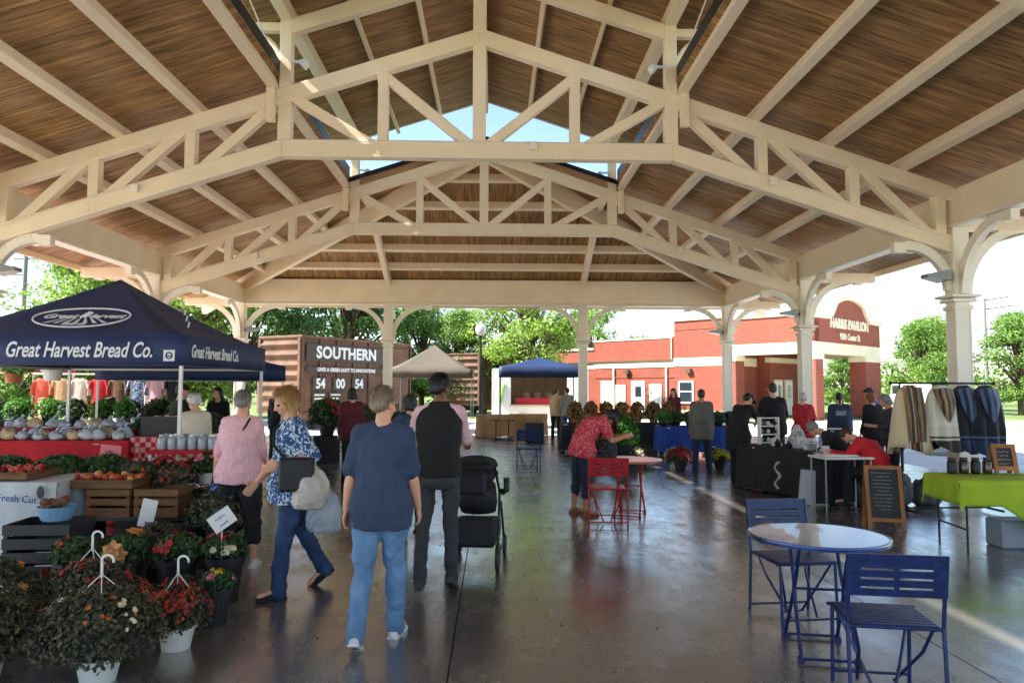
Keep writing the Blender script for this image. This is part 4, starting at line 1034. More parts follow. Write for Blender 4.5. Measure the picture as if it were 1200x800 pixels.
p_, J = person('woman in red print top and rolled jeans bending over the red table', (1.46, 9.95, 0), -80, H=1.66, g=1.12, female=True, lean=26, bend=24, nod=44, hair='darkbrown', hairstyle='fall',
       legs=((-6, 0), (2, 2)), abd=(3, 3), arms=((22, 6, 78, 14), (20, 6, 84, 14)), top='shirt', top_mat=C_REDP, sleeve=.7, bottom='trousers', bot_mat=C_DJEAN, hem=.72, shoes=C_BROWNSH, vox=.013, skin='tan')
p_, J = person('person in grey coat and blue jeans with back turned beside the red mums', (4.50, 14.9, 0), -12, H=1.68, g=1.15, lean=3, nod=8, hair='brown', hairstyle='short',
       legs=((-7, 2), (8, 3)), abd=(5, 5), top='jacket', top_mat=C_GREY, sleeve=1.95, top_drop=.08, bottom='trousers', bot_mat=C_DJEAN, shoes=C_CHAR, vox=.017, lod=0, skin='tan')
p_, J = person('person in black with cap reaching over the black draped table', (4.62, 13.05, 0), -62, H=1.68, g=1.15, lean=14, bend=14, nod=14, hair='black', hairstyle='cap',
       legs=((4, 4), (-8, 4)), arms=((40, 8, 38, 5), (42, 8, 30, 5)), top='jacket', top_mat=C_BLK, sleeve=1.3, top_drop=.12, bottom='wide', bot_mat=C_BLK, shoes=C_CHAR, vox=.015, lod=0)
p_, J = person('broad man in black T-shirt seen from behind at the jewellery table', (5.55, 13.8, 0), -4, H=1.80, g=1.25, lean=2, nod=10, hair='brown', hairstyle='short',
       top='shirt', top_mat=C_BLK, sleeve=.9, bottom='trousers', bot_mat=C_BLK, vox=.017, lod=0, arms=((10, 16, 40, 10), (10, 16, 40, 10)))
p_, J = person('blond short haired woman in red patterned jacket facing the next stall', (6.45, 14.6, 0), -35, H=1.62, g=1.12, female=True, lean=4, nod=14, hair='silver', hairstyle='short',
       top='jacket', top_mat=C_PLAID, sleeve=1.6, bottom='trousers', bot_mat=cloth('beige_cotton', 'c9b79a'), vox=.017, lod=0, arms=((30, 8, 60, 10), (34, 8, 60, 10)))
p_, J = person('dark haired person in navy hooded jacket with pale print on the back', (7.35, 14.9, 0), -20, H=1.62, g=1.2, lean=6, nod=14, hair='black', hairstyle='ponytail',
       top='jacket', top_mat=C_NAVY, sleeve=1.9, bottom='trousers', bot_mat=C_BLK, vox=.018, lod=0)
MB().bb(-.1, .1, -.185, -.175, 1.16, 1.26).build('back_print', mat('print_white', 'c8ccd0', .8, c2='30405a', vscale=26), p_)
p_, J = person('ginger curly haired person in black top behind the seated women', (7.75, 14.3, 0), 10, H=1.63, g=1.15, female=True, lean=6, nod=20, hair='ginger', hairstyle='bob', top='jacket', top_mat=C_BLK, sleeve=1.9, bottom='trousers', bot_mat=C_BLK, vox=.018, lod=0)
p_, J = person('dark haired person in bright blue jacket looking down, farthest of the group', (8.35, 15.4, 0), 60, H=1.74, g=1.1, lean=5, nod=30, hair='black', hairstyle='short', top='jacket', top_mat=C_BLUE, sleeve=1.9, bottom='trousers', bot_mat=C_DJEAN, vox=.018, lod=0)
p_, J = person('seated woman in red sweater and sunglasses band leaning over a white table', (5.72, 10.35, 0), 62, H=1.62, g=1.2, female=True, lean=28, bend=14, nod=34, hair='brown', hairstyle='ponytail', seat=.46,
       legs=((86, 84), (80, 80)), top='jacket', top_mat=C_RED, sleeve=1.9, bottom='trousers', bot_mat=C_BLK, vox=.014, lod=0, arms=((40, 8, 60, 20), (40, 8, 60, 20)))
p_, J = person('grey haired person in black bent low behind the white folding table', (5.65, 11.3, 0), 75, H=1.62, g=1.15, female=True, lean=26, bend=18, nod=30, hair='grey', hairstyle='curly', seat=.5,
       legs=((86, 84), (80, 80)), top='jacket', top_mat=C_BLK, sleeve=1.9, bottom='trousers', bot_mat=C_BLK, vox=.015, lod=0)
p_, J = person('woman in dark top looking down at her hands between brick pier and ponchos', (7.0, 12.3, 0), 80, H=1.62, female=True, lean=5, nod=26, hair='grey', hairstyle='bob', top='shirt', top_mat=C_CHAR, sleeve=1.6, bottom='trousers', bot_mat=C_BLK, vox=.016, lod=0, arms=((20, 6, 75, 20), (20, 6, 75, 20)))
p_, J = person('person in tan jacket and cap under the blue canopy, left of a pair', (2.35, 24.6, 0), -30, H=1.68, lean=4, hair='brown', hairstyle='short', top='jacket', top_mat=C_TAN, sleeve=1.9, bottom='trousers', bot_mat=C_BLK, vox=.02, lod=0)
p_, J = person('person in grey sweater and blue jeans under the blue canopy, right of a pair', (2.72, 24.3, 0), 20, H=1.70, lean=6, hair='brown', hairstyle='short', top='jacket', top_mat=cloth('grey_fleece', '8a8880'), sleeve=1.9, bottom='trousers', bot_mat=C_JEAN2, vox=.02, lod=0)
p_, J = person('woman with dark hair sitting among the plants in front of the brick wall', (5.35, 20.6, 0), 150, H=1.6, female=True, lean=6, nod=10, hair='darkbrown', hairstyle='long', seat=.85, legs=((80, 80), (80, 80)), top='shirt', top_mat=cloth('maroon_cotton', '6a2430'), sleeve=1.4, bottom='trousers', bot_mat=C_BLK, vox=.02, lod=0)
p_, J = person('dark haired woman in maroon seen just left of the navy T-shirt man', (-2.25, 13.2, 0), 20, H=1.68, female=True, lean=4, nod=12, hair='black', hairstyle='bob', top='jacket', top_mat=cloth('dark_red_knit', '5a1c26'), sleeve=1.9, bottom='trousers', bot_mat=C_BLK, vox=.018, lod=0)
p_, J = person('dark haired person partly hidden behind the padded vest man, phone raised', (-.68, 8.6, 0), 35, H=1.62, female=True, lean=4, nod=14, hair='black', hairstyle='bob', top='jacket', top_mat=C_NAVY, sleeve=1.9, bottom='trousers', bot_mat=C_BLK, vox=.018, lod=0, arms=((50, 6, 80, 10), (50, 6, 80, 10)))
p_, J = person('stall holder in black clothes and dark cap reaching across the plant table', (-4.72, 11.7, 0), -60, H=1.75, lean=6, nod=10, hair='brown', hairstyle='cap', glasses=True, top='jacket', top_mat=C_BLK, sleeve=1.7, bottom='trousers', bot_mat=C_BLK, vox=.016, lod=0, arms=((60, 6, 22, 5), (40, 6, 50, 5)))
p_, J = person('white haired person bowing at the flower stall beside the tent leg', (-3.55, 9.6, 0), 40, H=1.62, female=True, lean=10, nod=28, hair='white', hairstyle='curly', top='shirt', top_mat=cloth('cream_print', 'd8cdb8'), sleeve=1.6, bottom='trousers', bot_mat=C_BLK, vox=.016, lod=0)
p_, J = person('blond person in tan clothes sitting low behind the green plants', (-8.4, 14.5, 0), 160, H=1.62, female=True, lean=6, nod=10, hair='blonde', hairstyle='bob', seat=.62, legs=((80, 80), (80, 80)), top='shirt', top_mat=C_TAN, sleeve=1.9, bottom='trousers', bot_mat=C_TAN, vox=.02, lod=0)
p_, J = person('seated dark skinned person in white and blue under the bread tent', (-7.15, 14.6, 0), 150, H=1.66, lean=6, nod=14, skin='brown', hair='black', hairstyle='short', seat=.62, legs=((80, 80), (80, 80)), top='shirt', top_mat=C_WHITEC, sleeve=1.6, bottom='trousers', bot_mat=C_BLUE, vox=.02, lod=0)
p_, J = person('dark haired shopper behind the vendor near the striped tent side', (-4.75, 13.6, 0), 170, H=1.68, female=True, lean=4, nod=8, hair='black', hairstyle='long', top='jacket', top_mat=C_BLK, sleeve=1.9, bottom='trousers', bot_mat=C_DJEAN, vox=.02, lod=0)
p_, J = person('dark haired visitor in black behind the second blue canopy', (-4.55, 16.6, 0), 5, H=1.68, female=True, lean=4, nod=8, hair='black', hairstyle='short', top='jacket', top_mat=C_BLK, sleeve=1.9, bottom='trousers', bot_mat=C_DJEAN, vox=.02, lod=0)
ORD = ['first', 'second', 'third', 'fourth', 'fifth', 'sixth', 'seventh', 'eighth', 'ninth', 'tenth', 'eleventh', 'twelfth', 'thirteenth', 'fourteenth']
# ------------------------------------------------------------------ plants (pot mums, baskets, trays)
M_POTW = mat('white_pot', 'd8d8d4', .5); M_POTB = mat('black_pot', '1a1a1a', .5, var=.2, vscale=30); M_POTT = mat('terracotta_pot', 'a2603c', .8, var=.15)
M_MUM = mat('mum_foliage', '57573c', .6, island=.55, trans=.15, vscale=9, c2='34382a')
M_HERB = mat('herb_foliage', '4f8a2a', .55, island=.4, trans=.3)
M_HERBD = mat('dark_herb_foliage', '3c5a30', .6, island=.4, trans=.2)
BL = {k: mat('bloom_' + k, c, .6, island=.3, trans=.15) for k, c in dict(rust='a8401e', orange='cf6a30', red='b8242c', peach='e0a060', yellow='d8b83a', pink='d87a90', cream='e4d6b0', lime='b8c850', white='e8e4da', maroon='7a1c20').items()}
POT_CACHE = {}
def dome_quads(n, r, h, size, seed, asp=.5, shell=.75):
    rg = np.random.default_rng(seed); P, Nn = blob_points(n, (0, 0, 0), (1, 1, 1), rg, shell)
    P[:, 2] = np.where(P[:, 2] < -.35, -P[:, 2], P[:, 2]); Nn = P / np.linalg.norm(P, axis=1, keepdims=True)
    lump = 1 + .12 * np.sin(5 * np.arctan2(P[:, 1], P[:, 0]) + seed) * (1 - np.abs(P[:, 2])) + .05 * rg.normal(size=len(P))
    P = P * lump[:, None] * np.array([r, r, h]); Nn = Nn + [0, 0, .3]
    return leaf_quads(P, Nn, size, rg, asp)
def bloom_quads(n, r, h, size, seed, sector=1.0):
    rg = np.random.default_rng(seed + 99); V = []
    cl = rg.normal(size=(max(3, n // 12), 3)); cl[:, 2] = np.abs(cl[:, 2]) + .25; cl /= np.linalg.norm(cl, axis=1, keepdims=True)
    for i in range(n):
        if sector < 1 : d = cl[rg.integers(len(cl))] + rg.normal(size=3) * .22 * sector
        else: d = rg.normal(size=3); d[2] = abs(d[2]) + .05
        d /= np.linalg.norm(d); c = d * [r, r, h] * rg.uniform(.98, 1.08)
        up_ = d + rg.normal(size=3) * .25; up_ /= np.linalg.norm(up_); t = np.cross(up_, [.3, .5, .8]); t /= np.linalg.norm(t); b_ = np.cross(up_, t); s = size * rg.uniform(.7, 1.2)
        for k in range(6):      # six petals per bloom
            a = k * math.pi / 3 + i; q = t * math.cos(a) + b_ * math.sin(a); w2 = -t * math.sin(a) + b_ * math.cos(a)
            V.append([c, c + q * s * .3 + w2 * s * .17 + up_ * s * .12, c + q * s * .52 + up_ * s * .1, c + q * s * .3 - w2 * s * .17 + up_ * s * .12])
    return np.array(V)
def potted(kind, loc, r=.24, h=.24, pot=(.11, .15), potm=None, leaf=None, nl=900, ls=.045, blooms=None, nb=60, bs=.04, seed=0, label='', group=None, hook=False, clump=.9, cat='plant', rz=0.0, base=0.0):
    e = empty(kind, loc, rz, label=label, cat=cat, group=group)
    pr_, ph = pot
    m = MB(); m.lathe((0, 0, 0), [(pr_ * .72, 0), (pr_ * .95, ph * .86), (pr_ * 1.06, ph * .86), (pr_ * 1.08, ph), (pr_ * .96, ph), (pr_ * .9, ph * .85), (0, ph * .85)], 18); m.build('pot', potm or M_POTB, e)
    cz_ = ph + h * .38
    key = ('f', round(r, 2), round(h, 2), nl, ls, (leaf or M_MUM).name, seed % 5)
    if key not in POT_CACHE: POT_CACHE[key] = quads_mesh('foliage', dome_quads(nl, r, h, ls, seed % 5), leaf or M_MUM, link=False)
    o = bpy.data.objects.new('foliage', POT_CACHE[key]); col.objects.link(o); o.parent = e; o.location = (0, 0, cz_); o.rotation_euler = (0, 0, seed * 1.3); o['kind'] = 'stuff'
    m = MB(); rr_ = random.Random(seed)
    for k in range(7): a = k * .9; m.tube([(0, 0, ph * .8), (r * .4 * math.cos(a), r * .4 * math.sin(a), cz_ + h * .35)], .006, 4)
    m.ell((0, 0, cz_), (r * .62, r * .62, h * .62), nu=10, nv=7); m.build('stems', mat('dark_stems', '2a301c', .9), e)
    for i, bl_ in enumerate(blooms or []):
        o = quads_mesh('blooms', bloom_quads(nb, r * .98, h * .98, bs, seed + 31 * i, clump), BL[bl_], e, (0, 0, cz_))
    if hook:
        hk = MB(); t = cz_ + h * .9 + .10
        for k in range(3): a = k * 2.1 + seed; hk.tube([(r * .62 * math.cos(a), r * .62 * math.sin(a), cz_ + h * .55), (.0, 0, t)], .0032, 5)
        hk.tube([(0, 0, t - .02), (0, 0, t + .035)] + [(.032 + .034 * math.cos(a), 0, t + .075 + .034 * math.sin(a)) for a in np.linspace(R(195), R(-15), 12)], [.010] + [.0075] * 13, 8)
        hk.build('hanger', M_WHITE, e, smooth=True)
    return e
G1 = 'potted mums on the floor in front'
potted('potted_mum', (-2.02, 4.42, 0), .33, .27, (.13, .16), M_POTW, nl=5200, ls=.034, blooms=['orange', 'rust', 'cream'], nb=44, bs=.036, seed=1, clump=.8, hook=True, label='large bushy mum in white pot at the bottom edge, hanger hook and few orange blooms', group=G1)
potted('potted_mum', (-1.80, 4.95, 0), .22, .18, (.12, .15), M_POTW, nl=2200, ls=.028, blooms=['maroon', 'rust'], nb=150, bs=.034, seed=2, hook=True, label='mum covered in small rust red blooms in a white pot beside the aisle', group=G1)
potted('potted_mum', (-2.68, 4.40, 0), .33, .27, (.13, .16), M_POTW, nl=4600, ls=.036, blooms=['orange', 'rust'], nb=46, bs=.038, seed=3, clump=.7, hook=True, label='dark leafy mum with an orange cluster and curved hook at bottom left corner', group=G1)
potted('potted_mum', (-2.45, 5.12, .0), .29, .24, (.13, .2), M_POTB, nl=3400, ls=.036, blooms=['rust', 'red'], nb=36, bs=.036, seed=4, clump=.8, hook=True, label='darker mum with tall white hook behind the large white potted one', group=G1)
potted('potted_mum', (-3.05, 4.95, 0), .27, .28, (.13, .2), M_POTB, nl=1800, ls=.045, blooms=['peach'], nb=10, bs=.07, seed=5, clump=.3, label='mum at the left photo edge with one apricot bloom', group=G1)
potted('potted_mum', (-1.72, 5.42, 0), .12, .09, (.10, .26), M_POTB, nl=420, ls=.035, blooms=['yellow', 'pink'], nb=26, bs=.035, leaf=M_HERBD, seed=6, label='small yellow green mum in tall black pot alone at the aisle edge', group=G1)
for i, (x, y, r_, bl_, lab) in enumerate([(-2.30, 5.30, .18, ['rust'], 'low rusty mum between the two hooked mums and the tub row'), (-2.95, 5.45, .2, ['maroon'], 'dark mum wedged below the tall black crate'), (-1.98, 5.45, .16, ['red'], 'small red mum behind the rust red white potted one'), (-3.35, 5.35, .2, ['orange'], 'mum cut by the left photo edge, small orange blooms')]):
    potted('potted_mum', (x, y, 0), r_, r_ * .8, (.11, .16), M_POTB, nl=1300, ls=.034, blooms=bl_, nb=30, bs=.04, seed=200 + i, label=lab, group=G1)
# black tubs row
G2 = 'flower tubs in the second row'
for i, (x, y, r, bl_, lab) in enumerate([(-2.95, 5.85, .19, ['rust'], 'dark foliage tub with small orange bloom at left of second row'),
                                   (-2.62, 5.95, .20, ['peach'], 'tub with large apricot daisies under the white hook'),
                                   (-2.22, 5.95, .19, ['red'], 'tub with a mass of crimson blooms in the second row'),
                                   (-1.88, 6.0, .17, ['red', 'cream'], 'tub with red and cream blooms next to the tilted price card')]):
    potted('flower_tub', (x, y, 0), r, .13, (.16, .36), M_POTB, nl=700, ls=.045, blooms=bl_, nb=22 if 'daisies' not in lab else 7, bs=.06 if 'daisies' not in lab else .15, seed=10 + i, clump=.9, label=lab, group=G2, leaf=M_HERBD)
def card(loc, w_, h_, rz, tilt, m, label, lines=(), lc=None, name='price_card', stake=.25):
    e = empty(name, loc, rz, label=label, cat='sign')
    rt = Matrix.Rotation(tilt, 3, 'Y')
    MB().box((0, 0, 0), (w_, .006, h_), rt).build('card', m, e)
    if stake: MB().tube([(0, .006, -h_ * .4), (0, .012, -h_ / 2 - stake)], .004, 5).build('stake', M_WHITE, e)
    for k, (s_, z, sz) in enumerate(lines):
        scribble('lettering', s_, sz * .8, lc or M_BLACK, e, tuple(rt @ Vector((0, -.006, z))), (R(90), tilt, 0), k)
    return e
M_CARD = mat('white_card', 'dfe0de', .6); M_CARDP = mat('pink_card', 'd46a78', .6)
card((-1.86, 5.88, .66), .19, .14, .1, R(-35), M_CARD, 'tilted white price card stuck among the red blooms', [(5, .02, .045), (4, -.035, .045)], C_BLUE)
card((-2.95, 7.0, .52), .14, .26, .0, R(12), M_CARD, 'upright white card leaning at the foot of the sheeted table', [], stake=.2)
# third row: hanging basket plants on crates
def crate(loc, sx, sy, sz, rz, m, label, name='crate', group=None, slats=5, cat='crate'):
    e = empty(name, loc, rz, label=label, cat=cat, group=group)
    MB().bb(-sx / 2, sx / 2, -sy / 2, sy / 2, 0, .015).build('base', m, e)
    h = (sz - .01 * (slats - 1)) / slats
    for k in range(slats):
        z = .02 + k * (h + .01)
        for s in (-1, 1):
            MB().bb(-sx / 2, sx / 2, s * sy / 2 - .008, s * sy / 2 + .008, z, z + h * .82).build('slat', m, e)
            MB().bb(s * sx / 2 - .008, s * sx / 2 + .008, -sy / 2 + .01, sy / 2 - .01, z, z + h * .82).build('slat', m, e)
    mm = MB()
    for a in (-1, 1):
        for b_ in (-1, 1): mm.box((a * (sx / 2 - .02), b_ * (sy / 2 - .02), sz / 2), (.03, .03, sz + .01))
    mm.build('corner_post', m, e); return e
M_WOOD = mat('crate_wood', '7c5630', .7, c2='503418', vscale=4, stretch=(1, 1, 6), bump=.3)
M_CRATEB = mat('black_plastic_crate', '161718', .5)
crate((-3.28, 6.05, 0), .5, .4, .62, .05, M_CRATEB, 'tall black plastic crate under the blue basket at the left edge', slats=6, group='black plastic crates')
crate((-3.15, 6.6, 0), .5, .35, .36, .0, M_CRATEB, 'black crate tucked under the sheeted table', slats=4, group='black plastic crates')
e = empty('produce_basket', (-3.22, 6.02, .635), .1, label='small light blue basket of brown bulbs on the tall black crate', cat='basket')
MB().lathe((0, 0, 0), [(.10, 0), (.135, .11), (.14, .11), (.11, .012), (0, .012)], 16).build('basket_body', mat('light_blue_plastic', '6f98bc', .5), e)
def pile(name, e, n, sx, sy, z, r, ms, seed, hgt=.06, part=None):
    rr_ = random.Random(seed)
    for k in range(n):
        m = MB(); rad = r * rr_.uniform(.8, 1.2); m.ell((rr_.uniform(-sx, sx), rr_.uniform(-sy, sy), z + rr_.uniform(0, hgt)), (rad, rad, rad * .9), nu=8, nv=6); m.build(name, ms[k % len(ms)], e, smooth=True)
pile('bulb', e, 12, .07, .07, .10, .035, [mat('brown_bulb', '6a4a34', .8)], 3)
for i, (x, y, lab) in enumerate([(-2.35, 7.2, 'dark trailing basket plant with wire hanger near the pink bloused woman'), (-1.98 - .55, 7.75, 'bushy dark plant behind the trailing basket plant'), (-2.72, 6.65, 'low dark plant with yellow buds beneath the wooden crates')]):
    potted('basket_plant', (x, y, .22 if i < 2 else 0), .30, .24, (.15, .16), M_POTB, nl=1500, ls=.05, seed=20 + i, blooms=['yellow'] if i != 1 else ['maroon'], nb=8, bs=.035, hook=(i == 0), label=lab, group='dark basket plants', leaf=M_MUM)
    if i < 2: crate((x, y, 0), .36, .32, .21, .0, M_CRATEB, 'low black crate carrying the ' + ('trailing basket plant' if i == 0 else 'bushy dark plant'), slats=3, group='black plastic crates')

# tables -------------------------------------------------------------
def cloth_table(loc, sx, sy, h, rz, m, label, drop=None, name='cloth_covered_table', waves=9, seed=0, legs=True, clothlabel=None, skirt_sides=(1, 1, 1, 1)):
    e = empty(name, loc, rz, label=label, cat='table')
    MB().bb(-sx / 2, sx / 2, -sy / 2, sy / 2, h - .04, h).build('tabletop', M_WHITE, e)
    for a in (-1, 1):
        for b_ in (-1, 1): MB().tube([(a * (sx / 2 - .08), b_ * (sy / 2 - .06), 0), (a * (sx / 2 - .08), b_ * (sy / 2 - .06), h - .04)], .014, 6).build('leg', M_STEEL, e)
    c = MB(); N2 = 96; drop = drop or h - .03
    per = []
    for k in range(N2):
        t = k / N2 * 4; sd = int(t); f = t - sd
        px_, py_ = [(-sx / 2 + sx * f, -sy / 2), (sx / 2, -sy / 2 + sy * f), (sx / 2 - sx * f, sy / 2), (-sx / 2, sy / 2 - sy * f)][sd]
        nx, ny = [(0, -1), (1, 0), (0, 1), (-1, 0)][sd]; per.append((px_, py_, nx, ny, t))
    rows = []
    for j, dz in enumerate((0, .04, .3, .65, 1.0)):
        ring = []
        for (px_, py_, nx, ny, t) in per:
            amp = (.012 + .03 * dz) * math.sin(t * waves * 1.7 + seed) + .012 * dz * math.sin(t * 23 + seed)
            o_ = .012 + .02 * dz + amp * (dz > .02)
            ring.append((px_ + nx * o_, py_ + ny * o_, h + .006 - dz * drop * (1 + .03 * math.sin(t * 5 + seed))))
        rows.append(ring)
    vs = [p for r_ in rows for p in r_]; fs = [(i * N2 + k, (i + 1) * N2 + k, (i + 1) * N2 + (k + 1) % N2, i * N2 + (k + 1) % N2) for i in range(len(rows) - 1) for k in range(N2)]
    c.add(vs, fs + [tuple(range(N2))]); c.build('tablecloth', m, e); return e
M_REDCL = cloth('red_tablecloth', 'b81a24'); M_SHEET = cloth('white_sheet', 'c2c8cc'); M_GING = pattern_mat('red_gingham', 'b81e2a', 'dca0a0', 14, .55, .6, wave='X')
def gingham():
    m = bpy.data.materials.new('red_gingham_check'); m.use_nodes = True; n = m.node_tree; L = n.links; b = n.nodes['Principled BSDF']
    t = n.nodes.new('ShaderNodeTexCoord'); ck = []
    mp = n.nodes.new('ShaderNodeMapping'); mp.inputs['Scale'].default_value = (1, 1, 1); L.new(t.outputs['Object'], mp.inputs[0])
    c = n.nodes.new('ShaderNodeTexChecker'); c.inputs['Scale'].default_value = 16; c.inputs['Color1'].default_value = (*lin('b0202a'), 1); c.inputs['Color2'].default_value = (*lin('d89a98'), 1)
    L.new(mp.outputs[0], c.inputs[0]); L.new(c.outputs[0], b.inputs['Base Color']); b.inputs['Roughness'].default_value = .85; return m
M_GING = gingham()
t_rz = R(4)
cloth_table((-4.55, 7.35, 0), 1.5, .7, .80, 0, M_SHEET, 'table under a pale sheet marked Fresh Cut at left front of the stall', seed=2)
text('sheet_lettering', 'Fresh Cut', .09, C_BLUE, None, (-4.12, 6.945, .66), (R(90), R(4), 0), .001); bpy.data.objects[-1] if False else None
for o in list(col.objects):
    if o.name.startswith('sheet_lettering'): tag(o, 'blue handwritten Fresh Cut lettering on the pale sheet', 'lettering')
M_SHEET2 = mat('marker_blue', '2c4a8a', .6)
for k, (x, z) in enumerate([(-3.95 + .04, .72), (-3.86, .42)]):
    tag(MB().ell((x, 6.945, z), (.035, .004, .06)).build('sheet_drawing', M_SHEET2 if k else M_DARK), 'small %s drawing on the right fold of the pale sheet' % ('blue figure' if k else 'dark'), 'drawing')
# wooden crates standing on a bench next to it
MB_ = empty('wooden_bench', (-3.22, 7.5, 0), 0, label='low dark bench carrying wooden produce crates', cat='bench')
MB().bb(-.6, .6, -.22, .22, .40, .44).build('top', M_BLACK, MB_)
for a in (-1, 1): MB().bb(a * .5 - .03, a * .5 + .03, -.2, .2, 0, .40).build('leg', M_BLACK, MB_)
for k in range(2): crate((-3.45 + k * .46, 7.42, .442), .42, .34, .26, 0, M_WOOD, ('left' if k == 0 else 'right') + ' of two wooden crates with red sides below the produce', slats=3, group='wooden crates')
def tray(loc, sx, sy, h, rz, m, item, n, r, ms, label, seed=0, hgt=.05, cat='tray', name='produce_tray'):
    e = empty(name, loc, rz, label=label, cat=cat)
    q = MB(); q.bb(-sx / 2, sx / 2, -sy / 2, sy / 2, 0, .012)
    for s in (-1, 1): q.bb(-sx / 2, sx / 2, s * sy / 2 - .008, s * sy / 2 + .008, .012, h); q.bb(s * sx / 2 - .008, s * sx / 2 + .008, -sy / 2 + .008, sy / 2 - .008, .012, h)
    q.build('tray_body', m, e); pile(item, e, n, sx / 2 - r, sy / 2 - r, h * .7, r, ms, seed, hgt); return e
M_BERRY = mat('strawberry_red', 'b01c20', .4, var=.3, vscale=30); M_TOM = mat('peach_orange', 'c06038', .5, var=.3, vscale=20)
tray((-4.5, 7.3, .82), .8, .5, .07, 0, M_WOOD, 'strawberry', 60, .028, [M_BERRY, M_BERRY, M_TOM], 'tray of red strawberries on the pale sheeted table', 5)
tray((-3.55, 7.4, .72), .7, .4, .08, 0, M_WOOD, 'peach', 40, .032, [M_TOM, BL['peach'], BL['rust']], 'tray of orange and white small produce on the wooden crates', 6)
def greens(loc, r, h, m, seed, label, name='leafy_greens', n=700, ls=.07, blooms=None, cat='greens', group='bunches of greens'):
    e = empty(name, loc, 0, label=label, cat=cat, group=group)
    o = quads_mesh('foliage', dome_quads(n, r, h, ls, seed), m, e, (0, 0, h * .3)); 
    MB().ell((0, 0, h * .25), (r * .7, r * .7, h * .6), nu=10, nv=7).build('stems', mat('dark_stems', '2a301c', .9), e)
    if blooms: quads_mesh('blooms', bloom_quads(16, r, h, .05, seed, 1), BL[blooms], e, (0, 0, h * .3))
for i, (x, y, z, r, lab) in enumerate([(-4.75, 7.75, .84, .24, 'leftmost dark kale bunch behind the strawberries'), (-4.25, 7.85, .84, .25, 'dark kale bunch in the middle behind the strawberries'), (-3.8, 7.9, .84, .22, 'tall dark greens between strawberries and wooden crates'), (-3.4, 7.75, .78, .2, 'greens with red flecks above the left wooden crate'), (-3.05, 7.75, .74, .2, 'silver leaved bunch above the right wooden crate')]):
    greens((x, y, z - .03), r, .13, M_HERBD if i < 3 else M_MUM, i, lab, blooms='rust' if i >= 3 else None)
tray((-2.85, 7.95, .50), .46, .36, .14, 0, M_POTB, 'egg', 26, .035, [M_WHITE, BL['peach'], M_STEEL], 'black tub of white and tan items beneath the gingham cloth', 8, name='black_tub')
crate((-2.85, 7.95, .0), .5, .36, .49, 0, M_CRATEB, 'black crate under the black tub of white items', slats=5, group='black plastic crates')
# middle row: red table and gingham table
cloth_table((-5.65, 9.55, 0), 2.7, .8, 1.02, t_rz, M_REDCL, 'long red covered table heaped with white bags in the bread stall', seed=4)
cloth_table((-3.98, 9.75, 0), .62, .8, 1.06, t_rz, M_GING, 'small red gingham table carrying black bins', drop=.42, seed=5)
M_BAG = mat('white_produce_bag', 'dfe2e6', .35, trans=.2, c2='b8bcc4', vscale=14, bump=1.0, bscale=16); M_BREAD = mat('pale_bread', 'dcc6a0', .7, c2='b89a70', vscale=9, bump=.4)
rr0 = random.Random(5)
tag(MB().bb(-6.95, -4.4, 9.72, 9.98, 1.03, 1.14).build('display_step', M_REDCL, None, bevel=.01), 'red covered step along the back of the red table', 'display step')
for k in range(42):
    c_ = k % 14; rw = k // 14; x = -6.85 + .185 * c_ + rr0.uniform(-.04, .04); y = (9.30, 9.52, 9.85)[rw] + rr0.uniform(-.03, .03); r_ = rr0.uniform(.06, .095)
    m = MB(); rg = random.Random(k); m.ell((0, 0, r_ * .75), (r_ * 1.15, r_ * .95, r_ * .85), nu=16, nv=10)
    m.v = [(x_ * (1 + .22 * rg.uniform(-1, 1)), y_ * (1 + .22 * rg.uniform(-1, 1)), max(0, z_ * (1 + .2 * rg.uniform(-1, 1)))) for x_, y_, z_ in m.v]
    if k % 4 != 2: m.tube([(0, 0, r_ * 1.35), (.01, 0, r_ * 1.9), (.03, .01, r_ * 2.2)], [.015, .01, .022], 6)
    wh = k % 4 != 2
    o = m.build('produce_bag' if wh else 'bread_loaf', M_BAG if wh else M_BREAD, None, smooth=True)
    o.location = (x, y, 1.03 if rw < 2 else 1.142)
    tag(o, '%s, %s from left, %s row on the red table' % ('knotted white produce bag' if wh else 'pale bagged loaf', ORD[c_], ('front', 'middle', 'raised back')[rw]), 'bag' if wh else 'bread', 'white bags on the red table' if wh else 'bagged loaves on the red table')
card((-4.3, 8.92, .82), .26, .36, -.1, R(5), M_CARDP, 'pink and white poster standing in front of the red tablecloth', [(5, .1, .06), (6, .03, .06)], M_DARK, 'stall_poster', .3)
tray((-3.98, 9.75, 1.07), .52, .45, .24, t_rz, M_POTB, 'onion', 24, .038, [M_WHITE, BL['cream']], 'black bin of white onions on the gingham table', 13, .05, name='onion_bin', cat='bin')
greens((-4.42, 9.9, 1.03), .16, .2, M_HERBD, 9, 'dark green bunch left of the onion bin')
crate((-3.95, 9.2, .0), .6, .4, .5, 0, M_CRATEB, 'black crate standing below the gingham cloth', slats=5, group='black plastic crates')
greens((-3.95, 9.2, .5), .24, .14, M_MUM, 12, 'dull foliage in the black crate below the gingham', blooms='rust')
